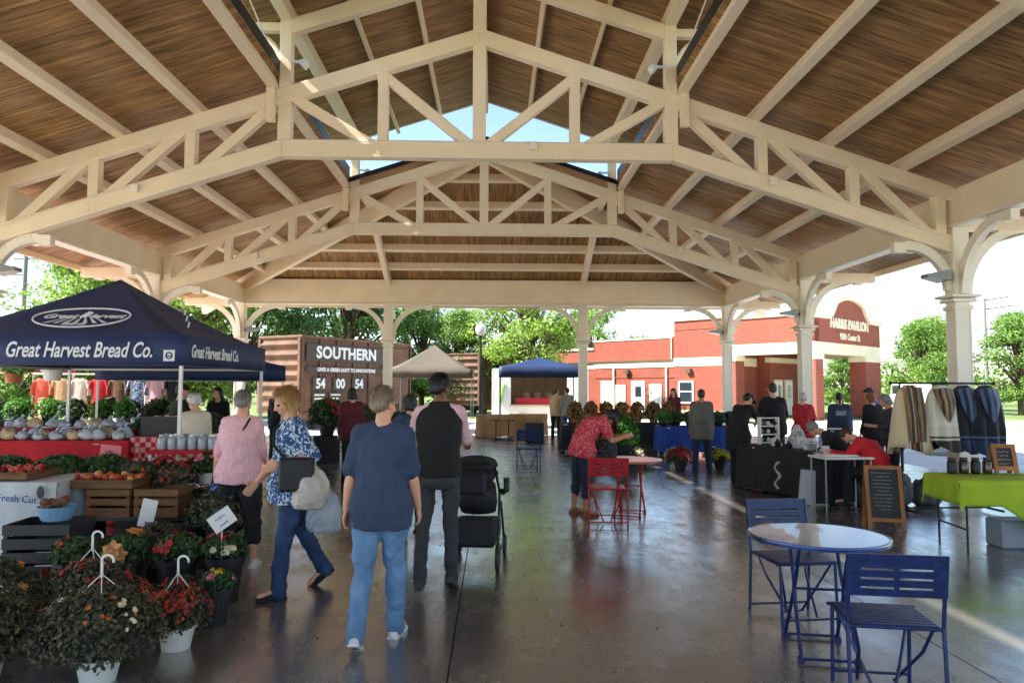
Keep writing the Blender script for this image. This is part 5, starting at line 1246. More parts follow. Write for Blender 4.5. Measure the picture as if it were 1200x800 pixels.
# herb rows behind
cloth_table((-7.0, 13.0, 0), 4.2, .8, 1.0, 0, M_CHAR if False else cloth('grey_cloth', '4a4c4e'), 'long grey table of green herb trays at the back of the stall', seed=7)
for i in range(9):
    x = -8.8 + i * .46
    potted('herb_pot', (x, 12.85 + .12 * (i % 2), 1.01), .24, .24, (.12, .14), M_POTB, nl=700, ls=.06, leaf=M_HERB if i % 3 != 1 else M_HERBD, seed=40 + i, label=ORD[i] + ' leafy herb pot from the left in the row behind the white bags', group='green herb pots in a row')
tray((-8.0, 12.4, 1.01), 1.4, .3, .12, 0, M_POTB, 'label_stake', 1, .01, [M_WHITE], 'long black tray with white lettering in front of the herb pots', 14)
for i, (x, y, bl_, lab) in enumerate([(-5.05, 12.5, 'maroon', 'dark mum left of the vendor in black'), (-5.6, 12.7, 'rust', 'dark mum with red blooms beside the seated person in white'), (-4.1, 11.3, 'maroon', 'dark mum in front of the vendor\'s arm')]):
    potted('potted_mum', (x, y, .75), .34, .26, (.16, .2), M_POTB, nl=1400, ls=.055, blooms=[bl_], nb=20, bs=.05, seed=60 + i, label=lab, group='dark mums on the back table')
cloth_table((-4.9, 12.2, 0), 2.4, .7, .74, 0, cloth('dark_cloth', '24262a'), 'dark covered table with mums beside the vendor', seed=9)
# glass jars and clear bags right of the gingham, on a red shelf with red flowers underneath
e = empty('jar_shelf', (-3.25, 8.75, 0), R(4), label='red topped shelf of clear jars between vendor and pink bloused woman', cat='shelf')
MB().bb(-.42, .42, -.25, .25, .93, .97).build('shelf_board', M_REDCL, e); MB().bb(-.42, .42, -.23, .23, .45, .49).build('shelf_board', M_REDCL, e)
for a in (-.4, .4):
    for b_ in (-.22, .22): MB().bb(a - .015, a + .015, b_ - .015, b_ + .015, 0, .93).build('leg', M_WHITE, e)
M_JAR = mat('clear_jar', 'c2ccd4', .15, spec=.9, trans=.3, var=.3, vscale=20)
for k in range(12):
    x = -3.56 + .115 * (k % 6); y = 8.62 + .14 * (k // 6)
    j = MB().lathe((0, 0, 0), [(.04, 0), (.045, .02), (.045, .12), (.03, .15), (0, .15)], 12).build('glass_jar', M_JAR, None, smooth=True); j.location = (x, y, .971)
    MB().lathe((0, 0, .15), [(.034, 0), (.034, .025), (0, .025)], 12).build('lid', M_WHITE if k % 2 else M_STEEL, j); tag(j, 'small clear jar, %s from the left in the %s row of the red topped shelf' % (ORD[k % 6], 'front' if k < 6 else 'back'), 'jar', 'jars on the red topped shelf')
for i, (x, y, z, bl_, lab) in enumerate([(-3.42, 8.35, .55, ['red', 'pink'], 'bouquet pot of red and pink flowers under the jars, left'), (-3.18, 8.2, .5, ['red', 'rust'], 'bouquet pot of deep red flowers under the jars, centre'), (-2.95, 8.35, .6, ['rust', 'pink'], 'bouquet pot of orange red flowers under the jars, right'), (-2.48, 7.95, .28, ['red'], 'lowest bouquet of flat red flowers beside the umbrella')]):
    potted('bouquet_pot', (x, y, z), .17, .17, (.08, .14), M_POTW, nl=350, ls=.05, blooms=bl_, nb=30, bs=.07, seed=80 + i, label=lab, group='red bouquets under the jars', leaf=M_HERBD)
    st = MB(); st.bb(x - .14, x + .14, y - .1, y + .1, 0, z - .002); tag(st.build('display_riser', M_DARK, None, bevel=.01), 'dark riser box carrying the ' + lab.replace('bouquet', 'bouquet,').split(',')[0] + ' ' + lab.split()[-1], 'riser')
# hanging basket, red banners, hung clothes at the very back left
for i, (x, y, z, lab) in enumerate([(-8.6, 13.8, 1.75, 'bright green hanging basket under the tent edge'), (-6.95, 12.2, 1.78, 'white hanging pot of greens by the front tent leg')]):
    p = potted('hanging_basket', (x, y, z), .3, .26, (.16, .18), M_POTW if i else M_POTT, nl=700, ls=.08, leaf=M_HERB, seed=90 + i, label=lab, group='hanging baskets', hook=False)
    MB().tube([(0, 0, .2), (0, 0, .75)], .006, 4).build('hanger', M_BLACK, p)
# sunlit stalls farther out to the left
def canopy(loc, sx, sy, zv, zp, vh, rz, m, label, legs=True, inset=.04, name='canopy_tent', fr=M_WHITE):
    e = empty(name, loc, rz, label=label, cat='canopy')
    hx, hy = sx / 2, sy / 2
    for nx, ny, a, b_ in ((0, -1, (-hx, -hy), (hx, -hy)), (1, 0, (hx, -hy), (hx, hy)), (0, 1, (hx, hy), (-hx, hy)), (-1, 0, (-hx, hy), (-hx, -hy))):
        N3 = 12; rows = []
        for j in range(7):
            t = j / 6; row = []
            for k in range(N3 + 1):
                u = k / N3; px_ = (a[0] + (b_[0] - a[0]) * u) * (1 - t); py_ = (a[1] + (b_[1] - a[1]) * u) * (1 - t)
                z = zv + vh + (zp - zv - vh) * (t ** 1.18) - .05 * math.sin(math.pi * u) * (1 - t) * (t > 0) * 1.2
                row.append((px_, py_, z))
            rows.append(row)
        vs = [p for r_ in rows for p in r_]; w_ = N3 + 1
        o = MB().add(vs, [(j * w_ + k, j * w_ + k + 1, (j + 1) * w_ + k + 1, (j + 1) * w_ + k) for j in range(6) for k in range(N3)]).build('roof_panel', m, e, smooth=True)
        so = o.modifiers.new('s', 'SOLIDIFY'); so.thickness = .006
        v_ = MB(); rows = []
        for j in range(3):
            row = []
            for k in range(25):
                u = k / 24; off_ = .012 * math.sin(u * 19) * j / 2
                row.append((a[0] + (b_[0] - a[0]) * u + nx * off_, a[1] + (b_[1] - a[1]) * u + ny * off_, zv + vh * (1 - j / 2)))
            rows.append(row)
        o = v_.add([p for r_ in rows for p in r_], [(j * 25 + k, (j + 1) * 25 + k, (j + 1) * 25 + k + 1, j * 25 + k + 1) for j in range(2) for k in range(24)]).build('valance', m, e, smooth=True)
        so = o.modifiers.new('s', 'SOLIDIFY'); so.thickness = .005
    if legs:
        for a in (-1, 1):
            for b_ in (-1, 1):
                q = MB(); q.bb(a * (hx - inset) - .018, a * (hx - inset) + .018, b_ * (hy - inset) - .018, b_ * (hy - inset) + .018, .01, zv + .05); q.bb(a * (hx - inset) - .05, a * (hx - inset) + .05, b_ * (hy - inset) - .05, b_ * (hy - inset) + .05, 0, .012)
                q.build('leg', fr, e)
    q = MB()
    for a in (-1, 1): q.bb(-hx + .06, hx - .06, a * (hy - inset) - .012, a * (hy - inset) + .012, zv + .0, zv + .03); q.bb(a * (hx - inset) - .012, a * (hx - inset) + .012, -hy + .06, hy - .06, zv + .0, zv + .03)
    q.build('truss_bar', fr, e)
    return e
M_TENT = mat('navy_tent_fabric', '26345e', .65, var=.06, vscale=1.5, bump=.12, bscale=7)
M_TENT2 = mat('royal_blue_fabric', '142a54', .6, var=.06, vscale=1.5, bump=.12, bscale=7)
M_TENT3 = mat('taupe_fabric', '5a5246', .7, var=.06, vscale=1.5, bump=.12, bscale=7)
TC = (-4.87, 10.15)
ten = canopy((TC[0], TC[1], 0), 3.05, 3.05, 1.94, 3.16, .34, 0, M_TENT, 'navy bakery canopy with white lettering and oval wheat logo at left')
T = ten
M_TXT = mat('white_print', 'e2e4ea', .6)
text('lettering', 'Great Harvest Bread Co.', .25, M_TXT, T, (.33, -1.545, 2.11), (R(90), 0, 0), .002, shear=.3, bold=.004, sx=.66)
m = MB(); m.bb(1.30, 1.43, -1.545, -1.541, 1.99, 2.12); m.build('print_patch', M_TXT, T); m = MB(); m.tube([(1.365 + .035 * math.cos(a), -1.547, 2.055 + .035 * math.sin(a)) for a in np.linspace(0, 6.28, 17)], .008, 6); m.tube([(1.34, -1.547, 2.05), (1.39, -1.547, 2.05)], .007, 6); o = m.build('patch_emblem', M_TENT, T); o['kind'] = 'stuff'
text('lettering', 'Great Harvest Bread Co.', .21, M_TXT, T, (1.545, -.55, 2.11), (R(90), 0, R(90)), .002, shear=.22, bold=.005, sx=.75)
# oval logo on the front roof slope
sl_a = math.atan2(3.16 - 2.31, 1.52)
def slope_pt(u, v): # u across, v up the slope from the eave (metres); front panel
    t = v * math.cos(sl_a) / 1.525; tt = min(max(t, 0), 1)
    z = 2.31 + .85 * (tt ** 1.18) - .06 * math.sin(math.pi * min(1, max(0, (u / (1.525 * (1 - tt) + 1e-6) + 1) / 2))) * (1 - tt)
    return Vector((u, -1.525 * (1 - tt) - .02, z + .022))
LC = (.06, .60)
m = MB(); m.tube([slope_pt(LC[0] + .58 * math.cos(a), LC[1] + .27 * math.sin(a)) for a in np.linspace(0, 2 * math.pi, 49)], .011, 6, cap=False); m.build('logo_oval', M_TXT, T)
m = MB()
for k in range(7):       # furrows fanning out below a wheat ear
    a = (k - 3) * .115; b0 = slope_pt(LC[0] + a * .35, LC[1] + .03); b1 = slope_pt(LC[0] + a * 1.05 - .03, LC[1] - .17); b2 = slope_pt(LC[0] + a * 1.05 + .03, LC[1] - .17)
    n0 = Vector((0, -.004, .006)); m.add([b0 + n0, b1 + n0, b2 + n0], [(0, 1, 2)])
for k in range(9): p = slope_pt(LC[0] + (.02 if k % 2 else -.02) + .005 * k, LC[1] + .03 + k * .016); m.ell(p, (.022, .008, .014), nu=8, nv=5)
m.build('logo_wheat', M_TXT, T)
def slope_text(s_, u, v, size):
    p = slope_pt(u, v); q = slope_pt(u, v + .05); d = (q - p).normalized(); ang_ = math.atan2(d.z, d.y)
    return text('lettering', s_, size, M_TXT, T, tuple(p + Vector((0, -.006, .008))), (ang_, 0, 0), .001, shear=.25, bold=.006)
slope_text('Great', LC[0] - .27, LC[1] + .02, .17); slope_text('Harvest', LC[0] + .27, LC[1] + .02, .15); slope_text('BREAD CO.', LC[0], LC[1] - .2, .055)
# small arc print on the side slope
m = MB(); 
for k in range(5): m.tube([(1.35 - .12 * k, -1.0 + .23 * k, 2.43 + .1 * k), (1.30 - .12 * k, -.85 + .23 * k, 2.5 + .1 * k)], .012, 5)
o = m.build('side_print', M_TXT, T); o['kind'] = 'stuff'
canopy((-5.28, 14.13, 0), 3.0, 3.0, 1.80, 2.55, .26, R(16), M_TENT2, 'second blue canopy behind the bakery tent with white leg frame')
canopy((2.0, 28.1, 0), 3.05, 3.05, 2.10, 2.85, .36, 0, M_TENT2, 'royal blue canopy at the far end in front of the white trailer', fr=M_BLACK)
canopy((-2.05, 28.6, 0), 3.05, 3.05, 2.05, 3.35, .33, 0, M_TENT3, 'pale taupe canopy at the far end beside the globe lamp', fr=M_STEEL)
canopy((-11.6, 17.0, 0), 3.0, 3.0, 2.0, 2.9, .3, 0, mat('red_fabric', 'b82430', .65), 'red canopy out in the sun at far left', fr=M_WHITE)
for i, (x, y) in enumerate(((-10.2, 14.6), (-7.3, 16.4), (-12.0, 14.2))):
    cloth_table((x, y, 0), 2.2, .8, .9, .05 * i, (M_REDCL, C_TAN, MATS['red_fabric'])[i], ('red covered table at the left edge behind the herbs', 'tan covered table behind the seated man in white', 'bright red table in the sun at far left')[i], seed=20 + i)
e = empty('clothes_rail', (-8.0, 16.0, 0), 0, label='rail of hanging patterned clothes behind the bakery tent', cat='clothes rail')
q = MB(); q.tube([(-1.6, 0, 0), (-1.6, 0, 1.95), (1.6, 0, 1.95), (1.6, 0, 0)], .018, 6); q.build('rail', M_WHITE, e)
for k in range(8):
    mm_ = [cloth('coral_cloth', 'd8644a'), C_TAN, cloth('cream_print', 'd8cdb8'), C_RED, M_WOOD, C_FLORAL, C_PINK, C_BLK][k]
    q = MB(); x = -1.4 + k * .4; z0 = (.95, 1.15, .8, 1.25, 1.1, .9, 1.2, 1.0)[k]
    ring_loft(q, [(Vector((x, 0, z0)), Vector((1, 0, 0)), .17 + .02 * (k % 3), Vector((0, 1, 0)), .05), (Vector((x, 0, 1.5)), Vector((1, 0, 0)), .15, Vector((0, 1, 0)), .045), (Vector((x, 0, 1.8)), Vector((1, 0, 0)), .17, Vector((0, 1, 0)), .04), (Vector((x, 0, 1.86)), Vector((1, 0, 0)), .10, Vector((0, 1, 0)), .03)], 14)
    for s in (-1, 1): q.tube([(x + s * .15, 0, 1.8), (x + s * .2, 0, 1.65), (x + s * .2, 0, 1.5)], [.045, .05, .05], 8)
    q.build('garment', mm_, e)
# ------------------------------------------------------------------ bistro tables and chairs
def paint(name, c): return mat(name, c, .42, spec=.4, coat=.1, var=.35, vscale=18, detail=9, bump=.15, bscale=60)
P_BLUE = paint('blue_painted_steel', '10285c'); P_RED = paint('red_painted_steel', 'b01c28')
def bistro_chair(loc, rz, m, label, near=True, group=None):
    """folding steel chair; local +Y is the way the sitter faces"""
    e = empty('bistro_chair', loc, rz, label=label, cat='chair', group=group); w_ = .50
    # back panel: frame and rails with three rows of slots
    q = MB(); zc, hh = .725, .225; th = .006
    def pl(x0, x1, z0, z1): q.add([(x, y + (z - .45) * -.16, z) for x in (x0, x1) for y in (-.20 - th, -.20 + th) for z in (z0, z1)], [(0, 1, 3, 2), (4, 6, 7, 5), (0, 4, 5, 1), (2, 3, 7, 6), (0, 2, 6, 4), (1, 5, 7, 3)])
    z0, z1 = zc - hh / 2, zc + hh / 2; sl = .012; rows = [z0 + .045, z0 + .095, z0 + .145]
    prev = z0
    for r_ in rows: pl(-w_ / 2, w_ / 2, prev, r_ - sl / 2); prev = r_ + sl / 2
    pl(-w_ / 2, w_ / 2, prev, z1)
    for r_ in rows:
        for (a, b_) in ((-w_ / 2, -w_ / 2 + .07), (-.012, .012), (w_ / 2 - .07, w_ / 2)): pl(a, b_, r_ - sl / 2, r_ + sl / 2)
    q.build('backrest', m, e)
    for s in (-1, 1):      # long members: back top to front foot; short: seat rear to rear foot
        MB().tube([(s * (w_ / 2 - .012), -.255, .83), (s * (w_ / 2 - .012), -.20, .46), (s * (w_ / 2 - .012), -.235, .0)], .0115, 8).build('leg', m, e)
        MB().tube([(s * (w_ / 2 - .04), .20, .445), (s * (w_ / 2 - .04), .225, .0)], .0115, 8).build('leg', m, e)
        MB().tube([(s * (w_ / 2 - .055), .17, .43), (s * .06, -.0, .06), (s * .05, -.08, .03)], .009, 6).build('stay', m, e)
        MB().tube([(s * (w_ / 2 - .055), -.17, .43), (s * (w_ / 2 - .09), -.12, .30), (s * .10, .14, .05)], .009, 6).build('stay', m, e)
    q = MB()
    for y in (-.20, .205): q.tube([(-w_ / 2 + .01, y, .445), (w_ / 2 - .01, y, .445)], .010, 8)
    for s in (-1, 1): q.tube([(s * (w_ / 2 - .03), -.20, .445), (s * (w_ / 2 - .03), .205, .445)], .010, 8)
    q.build('seat_frame', m, e)
    for k in range(9): y = -.18 + k * .0455; MB().bb(-w_ / 2 + .035, w_ / 2 - .035, y - .018, y + .018, .452, .460).build('seat_slat', m, e, bevel=.002 if near else 0)
    MB().tube([(-w_ / 2 + .04, .222, .06), (w_ / 2 - .04, .222, .06)], .008, 6).build('stretcher', m, e); MB().tube([(-w_ / 2 + .01, -.232, .05), (w_ / 2 - .01, -.232, .05)], .008, 6).build('stretcher', m, e)
    return e
def bistro_table(loc, rz, m, topm, label, r=.44, near=True):
    e = empty('bistro_table', loc, rz, label=label, cat='table', group='round steel bistro tables')
    q = MB(); q.lathe((0, 0, .715), [(r - .01, 0), (r, .003), (r + .002, .022), (r, .03), (r - .012, .032), (r - .02, .029), (0, .029)], 64); q.build('tabletop', topm, e, smooth=False)
    for s in (-1, 1):
        for d in (-1, 1):
            MB().tube([(d * .16, s * .15, .71), (d * .045, s * .15, .48), (-d * .05, s * .16, .30), (-d * .24, s * .17, .015)], .0125, 8).build('leg', m, e)
    q = MB(); 
    for x, z in ((.16, .705), (-.16, .705), (0, .39), (.24, .02), (-.24, .02)): MB().tube([(x, -.16, z), (x, .16, z)], .009, 6).build('crossbar', m, e)
    for s in (-1, 1):
        for d in (-1, 1): MB().tube([(d * .24, s * .17, .012), (d * .20, s * .17, .012)], .02, 8).build('foot_cap', m, e)
    return e
GC = 'painted folding bistro chairs'
bistro_table((2.40, 4.85, 0), R(80), P_BLUE, mat('blue_steel_tabletop', '28457e', .22, metal=.5, spec=.8, coat=.5), 'round blue bistro table between the two near blue chairs')
bistro_chair((2.50, 5.50, 0), R(186), P_BLUE, 'blue folding chair tucked behind the near blue table', group=GC)
bistro_chair((2.42, 4.10, 0), R(-10), P_BLUE, 'blue folding chair nearest to the camera with back towards us', group=GC)
bistro_chair((.98, 15.3, 0), R(2), P_BLUE, 'lone blue folding chair far back in the aisle', near=False, group=GC)
bistro_chair((1.70, 9.35, 0), R(-4), P_RED, 'red folding chair beside the bending woman', near=False, group=GC)
bistro_table((2.10, 9.95, 0), R(70), P_RED, mat('red_tabletop_reflection_tint', 'b05a3a', .3, coat=.4), 'round red bistro table next to the red chair', near=False)  # orange in the top's colour imitates the board ceiling reflected in red paint
# handbag on the red table the woman searches
b_ = empty('handbag', (1.98, 9.93, .748), R(10), label='black patterned handbag being searched on the red table', cat='bag')
b_.location = (1.80, 9.93, .748)
MB().lathe((0, 0, 0), [(.12, 0), (.14, .1), (.12, .24), (.11, .25), (.10, .2), (0, .2)], 14).build('bag_body', pattern_mat('black_white_print', '1c1c20', '8a8a90', 40, .6, .66), b_)
q = MB(); q.tube([(.1 * math.cos(a), .03, .24 + .13 * math.sin(a)) for a in np.linspace(0, math.pi, 10)], .008, 6); q.build('handle', C_BLK, b_)

# ------------------------------------------------------------------ stroller
s_ = empty('stroller', (.10, 7.15, 0), R(-6), label='black baby stroller pushed by the man in the padded vest', cat='stroller')
s_.scale = (.86, 1, .97); SB = mat('stroller_fabric', '1d1e22', .75, bump=.2); SF = mat('stroller_frame', '33353a', .4, metal=.6)
for s in (-1, 1):
    for y, r_ in ((-.22, .135), (.50, .10)):
        w_ = MB(); x = s * .27; w_.tube([(x - .018, y, r_), (x + .018, y, r_)], r_, 24); wo_ = w_.build('wheel', M_DARK, s_, bevel=.004)
        MB().tube([(x - .022, y, r_), (x + .022, y, r_)], r_ * .62, 16).build('rim', SF, wo_)
    q = MB(); q.tube([(s * .27, -.22, .135), (s * .27, -.12, .52), (s * .26, .02, .72), (s * .25, -.38, 1.02)], .014, 8); q.tube([(s * .27, .50, .10), (s * .27, .05, .62)], .014, 8); q.tube([(s * .27, -.22, .135), (s * .27, .50, .18)], .012, 8); q.build('frame', SF, s_)
q = MB(); q.tube([(-.25, -.38, 1.02), (-.2, -.43, 1.04), (.2, -.43, 1.04), (.25, -.38, 1.02)], .017, 8); q.build('handlebar', C_BLK, s_)
q = MB(); q.add([(x, y, z) for x in (-.24, .24) for y, z in ((-.24, .22), (.36, .22), (.38, .42), (-.24, .50))], [(0, 1, 2, 3), (7, 6, 5, 4), (0, 4, 5, 1), (1, 5, 6, 2), (2, 6, 7, 3), (3, 7, 4, 0)]); q.build('basket', SB, s_, bevel=.03)
q = MB(); ring_loft(q, [(Vector((0, .18, .5)), Vector((1, 0, 0)), .2, Vector((0, 1, 0)), .2), (Vector((0, .08, .62)), Vector((1, 0, 0)), .23, Vector((0, 1, 0)), .24), (Vector((0, -.02, .8)), Vector((1, 0, 0)), .22, Vector((0, 1, .2)), .16)], 14); q.build('seat', SB, s_, smooth=True)
q = MB()
for k in range(5):
    a = R(20 + 35 * k); q.ell((0, .0 + .19 * math.cos(a), .82 + .19 * math.sin(a)), (.235, .07, .07), nu=12, nv=8)
q.build('hood', SB, s_, smooth=True)
q = MB(); q.bb(-.14, .16, -.40, -.30, .74, .96); q.build('parent_console', SB, s_, bevel=.03); q = MB(); q.tube([(.28, .0, .72), (.34, .0, .74), (.34, 0, .86)], .035, 10); q.build('cup_holder', M_DARK, s_, smooth=True)

# ------------------------------------------------------------------ A-frame boards, green table, ponchos
M_SLATE = mat('chalkboard_slate', '1d1f22', .6, c2='2a2d30', vscale=3); M_FRAME = mat('oak_frame', 'b0763e', .6, c2='8a5628', vscale=5, stretch=(1, 1, .3)); M_CHALK = mat('chalk', 'd0d2ce', .9)
def a_board(loc, rz, w_, h, label, lines, size, name='chalkboard_sign'):
    e = empty(name, loc, rz, label=label, cat='sign', group='chalkboard signs'); t = R(14); mt = Matrix.Rotation(-t, 3, 'X')
    for sg, nm in ((1, 'front'), (-1, 'rear')):
        rt = Matrix.Rotation(-t * sg, 3, 'X'); o = Vector((0, -sg * math.sin(t) * h, 0))
        def bx(x0, x1, z0, z1, dy=0, th=.02): 
            return MB().box(Vector(o) + rt @ Vector(((x0 + x1) / 2, dy * sg, (z0 + z1) / 2)), (x1 - x0, th, z1 - z0), rt)
        f = .045
        bx(-w_ / 2, -w_ / 2 + f, 0, h).build('frame_stile', M_FRAME, e); bx(w_ / 2 - f, w_ / 2, 0, h).build('frame_stile', M_FRAME, e)
        bx(-w_ / 2 + f, w_ / 2 - f, h - f, h - .002).build('frame_rail', M_FRAME, e); bx(-w_ / 2 + f, w_ / 2 - f, h * .13, h * .13 + f).build('frame_rail', M_FRAME, e)
        bx(-w_ / 2 + f, w_ / 2 - f, h * .13 + f, h - f, .004, .008).build('slate', M_SLATE, e)
        if sg == 1:
            z = h - f - size * 1.3
            for s__ in lines:
                p = Vector(o) + rt @ Vector((0, -.004, z)); scribble('chalk_lettering', s__, size * .9, M_CHALK, e, tuple(p), (R(90) - t, 0, 0), s__ + int(z * 90)); z -= size * 1.22
    return e
a_board((5.05, 9.0, 0), R(-16), .42, .78, 'knee high chalkboard standing on the floor by the green table', [16, 10, 15, 13, 15, 9, 14, 15, 12, 14, 8], .036)
e = empty('green_cloth_table', (5.95, 7.95, 0), R(-6), label='folding table under a lime green cloth at the right edge', cat='table')
MB().bb(-.75, .75, -.38, .38, .71, .74).build('tabletop', M_WHITE, e)
for a in (-.66, .66):
    for b2 in (-.3, .3): MB().tube([(a, b2, 0), (a, b2, .71)], .013, 6).build('leg', M_DARK, e)
    MB().tube([(a, -.3, .22), (a, .3, .22)], .010, 6).build('brace', M_DARK, e)
M_LIME = cloth('lime_cloth', 'a4bf2c', bump=.3, bscale=60)
q = MB(); nx_, ny_ = 40, 26; vs = []
for j in range(ny_ + 1):
    for i in range(nx_ + 1):
        u = -1.02 + 2.04 * i / nx_; v_ = -.80 + 1.38 * j / ny_; hx_, hy_ = .76, .39
        x = min(max(u, -hx_), hx_); y = min(max(v_, -hy_), hy_); ox = abs(u) - hx_; oy = abs(v_) - hy_
        d = max(0, ox, oy); drop = max(0, ox) + max(0, oy) * .9
        if ox > 0 and oy > 0: drop = math.hypot(ox, oy) * 1.12
        wv = .022 * math.sin(u * 11 + 1) * min(1, max(0, oy) * 5) + .022 * math.sin(v_ * 12) * min(1, max(0, ox) * 5)
        sk = .72 + .75 * max(0, math.sin(u * 2.6 + .9)) if oy > 0 and v_ < 0 else 1
        x += (.012 + .05 * max(0, oy) * (1 if u > 0 else -1) * (ox > 0)) * (1 if u > 0 else -1) * (ox > 0) + (math.copysign(wv, u) if ox > 0 else 0)
        y += math.copysign(.012 + (wv if oy > 0 else 0), v_) if oy > 0 else 0
        vs.append((x, y, .748 - drop * sk + .002 * math.sin(u * 9) * math.sin(v_ * 8)))
q.add(vs, [(j * (nx_ + 1) + i, j * (nx_ + 1) + i + 1, (j + 1) * (nx_ + 1) + i + 1, (j + 1) * (nx_ + 1) + i) for j in range(ny_) for i in range(nx_)])
o = q.build('tablecloth', M_LIME, e, smooth=True); o.modifiers.new('s', 'SOLIDIFY').thickness = .003
a_board((6.02, 8.22, .753), R(-10), .25, .34, 'small chalkboard standing on the lime green cloth', [8, 6, 9, 8, 7], .036)
for k in range(4):
    j = MB().lathe((0, 0, 0), [(.045, 0), (.05, .02), (.05, .13), (.035, .15), (0, .15)], 12).build('candle_jar', (M_POTB, mat('dark_amber_jar', '3a2a18', .2, spec=.8))[k % 2], None, smooth=True); j.location = (5.42 + k * .135, 8.2, .753)
    MB().lathe((0, 0, .15), [(.04, 0), (.04, .03), (0, .03)], 12).build('lid', M_DARK, j); tag(j, ORD[k] + ' dark candle jar from the left on the lime green cloth', 'jar', 'dark jars on the green table')
for k in range(2):
    o = MB().bb(-.2, .2, -.15, .15, 0, .3).build('storage_box', (mat('grey_tub', '8a94a0', .5), M_DARK)[k], None, bevel=.02); o.location = (5.9 + k * .45, 7.95, 0); tag(o, ('pale grey' if k == 0 else 'black') + ' storage tub under the lime green table', 'box')
# rack
rk = empty('clothes_rack', (6.55, 10.15, 0), R(2), label='black metal clothes rack holding woven ponchos near the right column', cat='clothes rack')
q = MB(); q.tube([(-.75, 0, 1.78), (.75, 0, 1.78)], .014, 8)
for s in (-1, 1): q.tube([(s * .62, 0, .06), (s * .62, 0, 1.80)], .014, 8); q.tube([(s * .62, -.28, .05), (s * .62, .28, .05)], .016, 8); q.ell((s * .75, 0, 1.78), .025)
q.tube([(-.62, 0, .06), (.62, 0, .06)], .012, 8); q.build('rack_frame', M_BLACK, rk)
def stripes(name, cols, scale, axis='Z'):
    m = bpy.data.materials.new(name); m.use_nodes = True; n = m.node_tree; L = n.links; b = n.nodes['Principled BSDF']; b.inputs['Roughness'].default_value = .9; b.inputs['Sheen Weight'].default_value = .3
    t = n.nodes.new('ShaderNodeTexCoord'); sp = n.nodes.new('ShaderNodeSeparateXYZ'); L.new(t.outputs['Object'], sp.inputs[0])
    no = n.nodes.new('ShaderNodeTexNoise'); no.inputs['Scale'].default_value = 40; L.new(t.outputs['Object'], no.inputs[0])
    a = n.nodes.new('ShaderNodeMath'); a.operation = 'MULTIPLY_ADD'; a.inputs[1].default_value = .02; L.new(no.outputs['Fac'], a.inputs[0]); L.new(sp.outputs[axis], a.inputs[2])
    r = n.nodes.new('ShaderNodeMapRange'); r.inputs['From Min'].default_value = scale[0]; r.inputs['From Max'].default_value = scale[1]; L.new(a.outputs[0], r.inputs[0])
    cr = n.nodes.new('ShaderNodeValToRGB'); cr.color_ramp.interpolation = 'CONSTANT'
    while len(cr.color_ramp.elements) < len(cols): cr.color_ramp.elements.new(.5)
    for i, (p, c) in enumerate(cols): cr.color_ramp.elements[i].position = p; cr.color_ramp.elements[i].color = (*lin(c), 1)
    L.new(r.outputs[0], cr.inputs[0]); L.new(cr.outputs[0], b.inputs['Base Color'])
    bp = n.nodes.new('ShaderNodeBump'); bp.inputs['Strength'].default_value = .3; L.new(no.outputs['Fac'], bp.inputs['Height']); L.new(bp.outputs[0], b.inputs['Normal']); return m
ST1 = stripes('cream_brown_weave', [(0, 'cdb897'), (.28, 'b08a62'), (.33, 'd2bf9f'), (.40, '5a3c28'), (.44, '9a7450'), (.48, '3a2a20'), (.54, 'a07c56'), (.58, '4a3424'), (.62, 'cfbb9b'), (.85, 'b58f68')], (-.28, .28), 'X')
ST2 = stripes('cream_black_weave', [(0, '3a3632'), (.06, 'c8c0ac'), (.10, '3a3632'), (.13, 'cfc7b2'), (.30, 'd6cfbc')], (.95, 1.75))
ST3 = stripes('navy_blue_weave', [(0, '26385a'), (.06, '12161f'), (.1, '46587c'), (.14, '12161f'), (.3, '171c2a'), (.8, '1c2538')], (.95, 1.75))
ST4 = stripes('brown_stripe_scarf', [(0, '4a3828'), (.12, '8a7254'), (.24, '3c2c20'), (.36, '9a8464'), (.5, '3c2c20'), (.62, '8a7254'), (.75, '3c2c20'), (.9, '9a8464')], (-.16, .16), 'X')
ST5 = stripes('blue_stripe_scarf', [(0, '1a2234'), (.15, '4c628c'), (.3, '1a2234'), (.45, '4c628c'), (.6, '1a2234'), (.75, '4c628c'), (.9, '1a2234')], (-.16, .16), 'X')
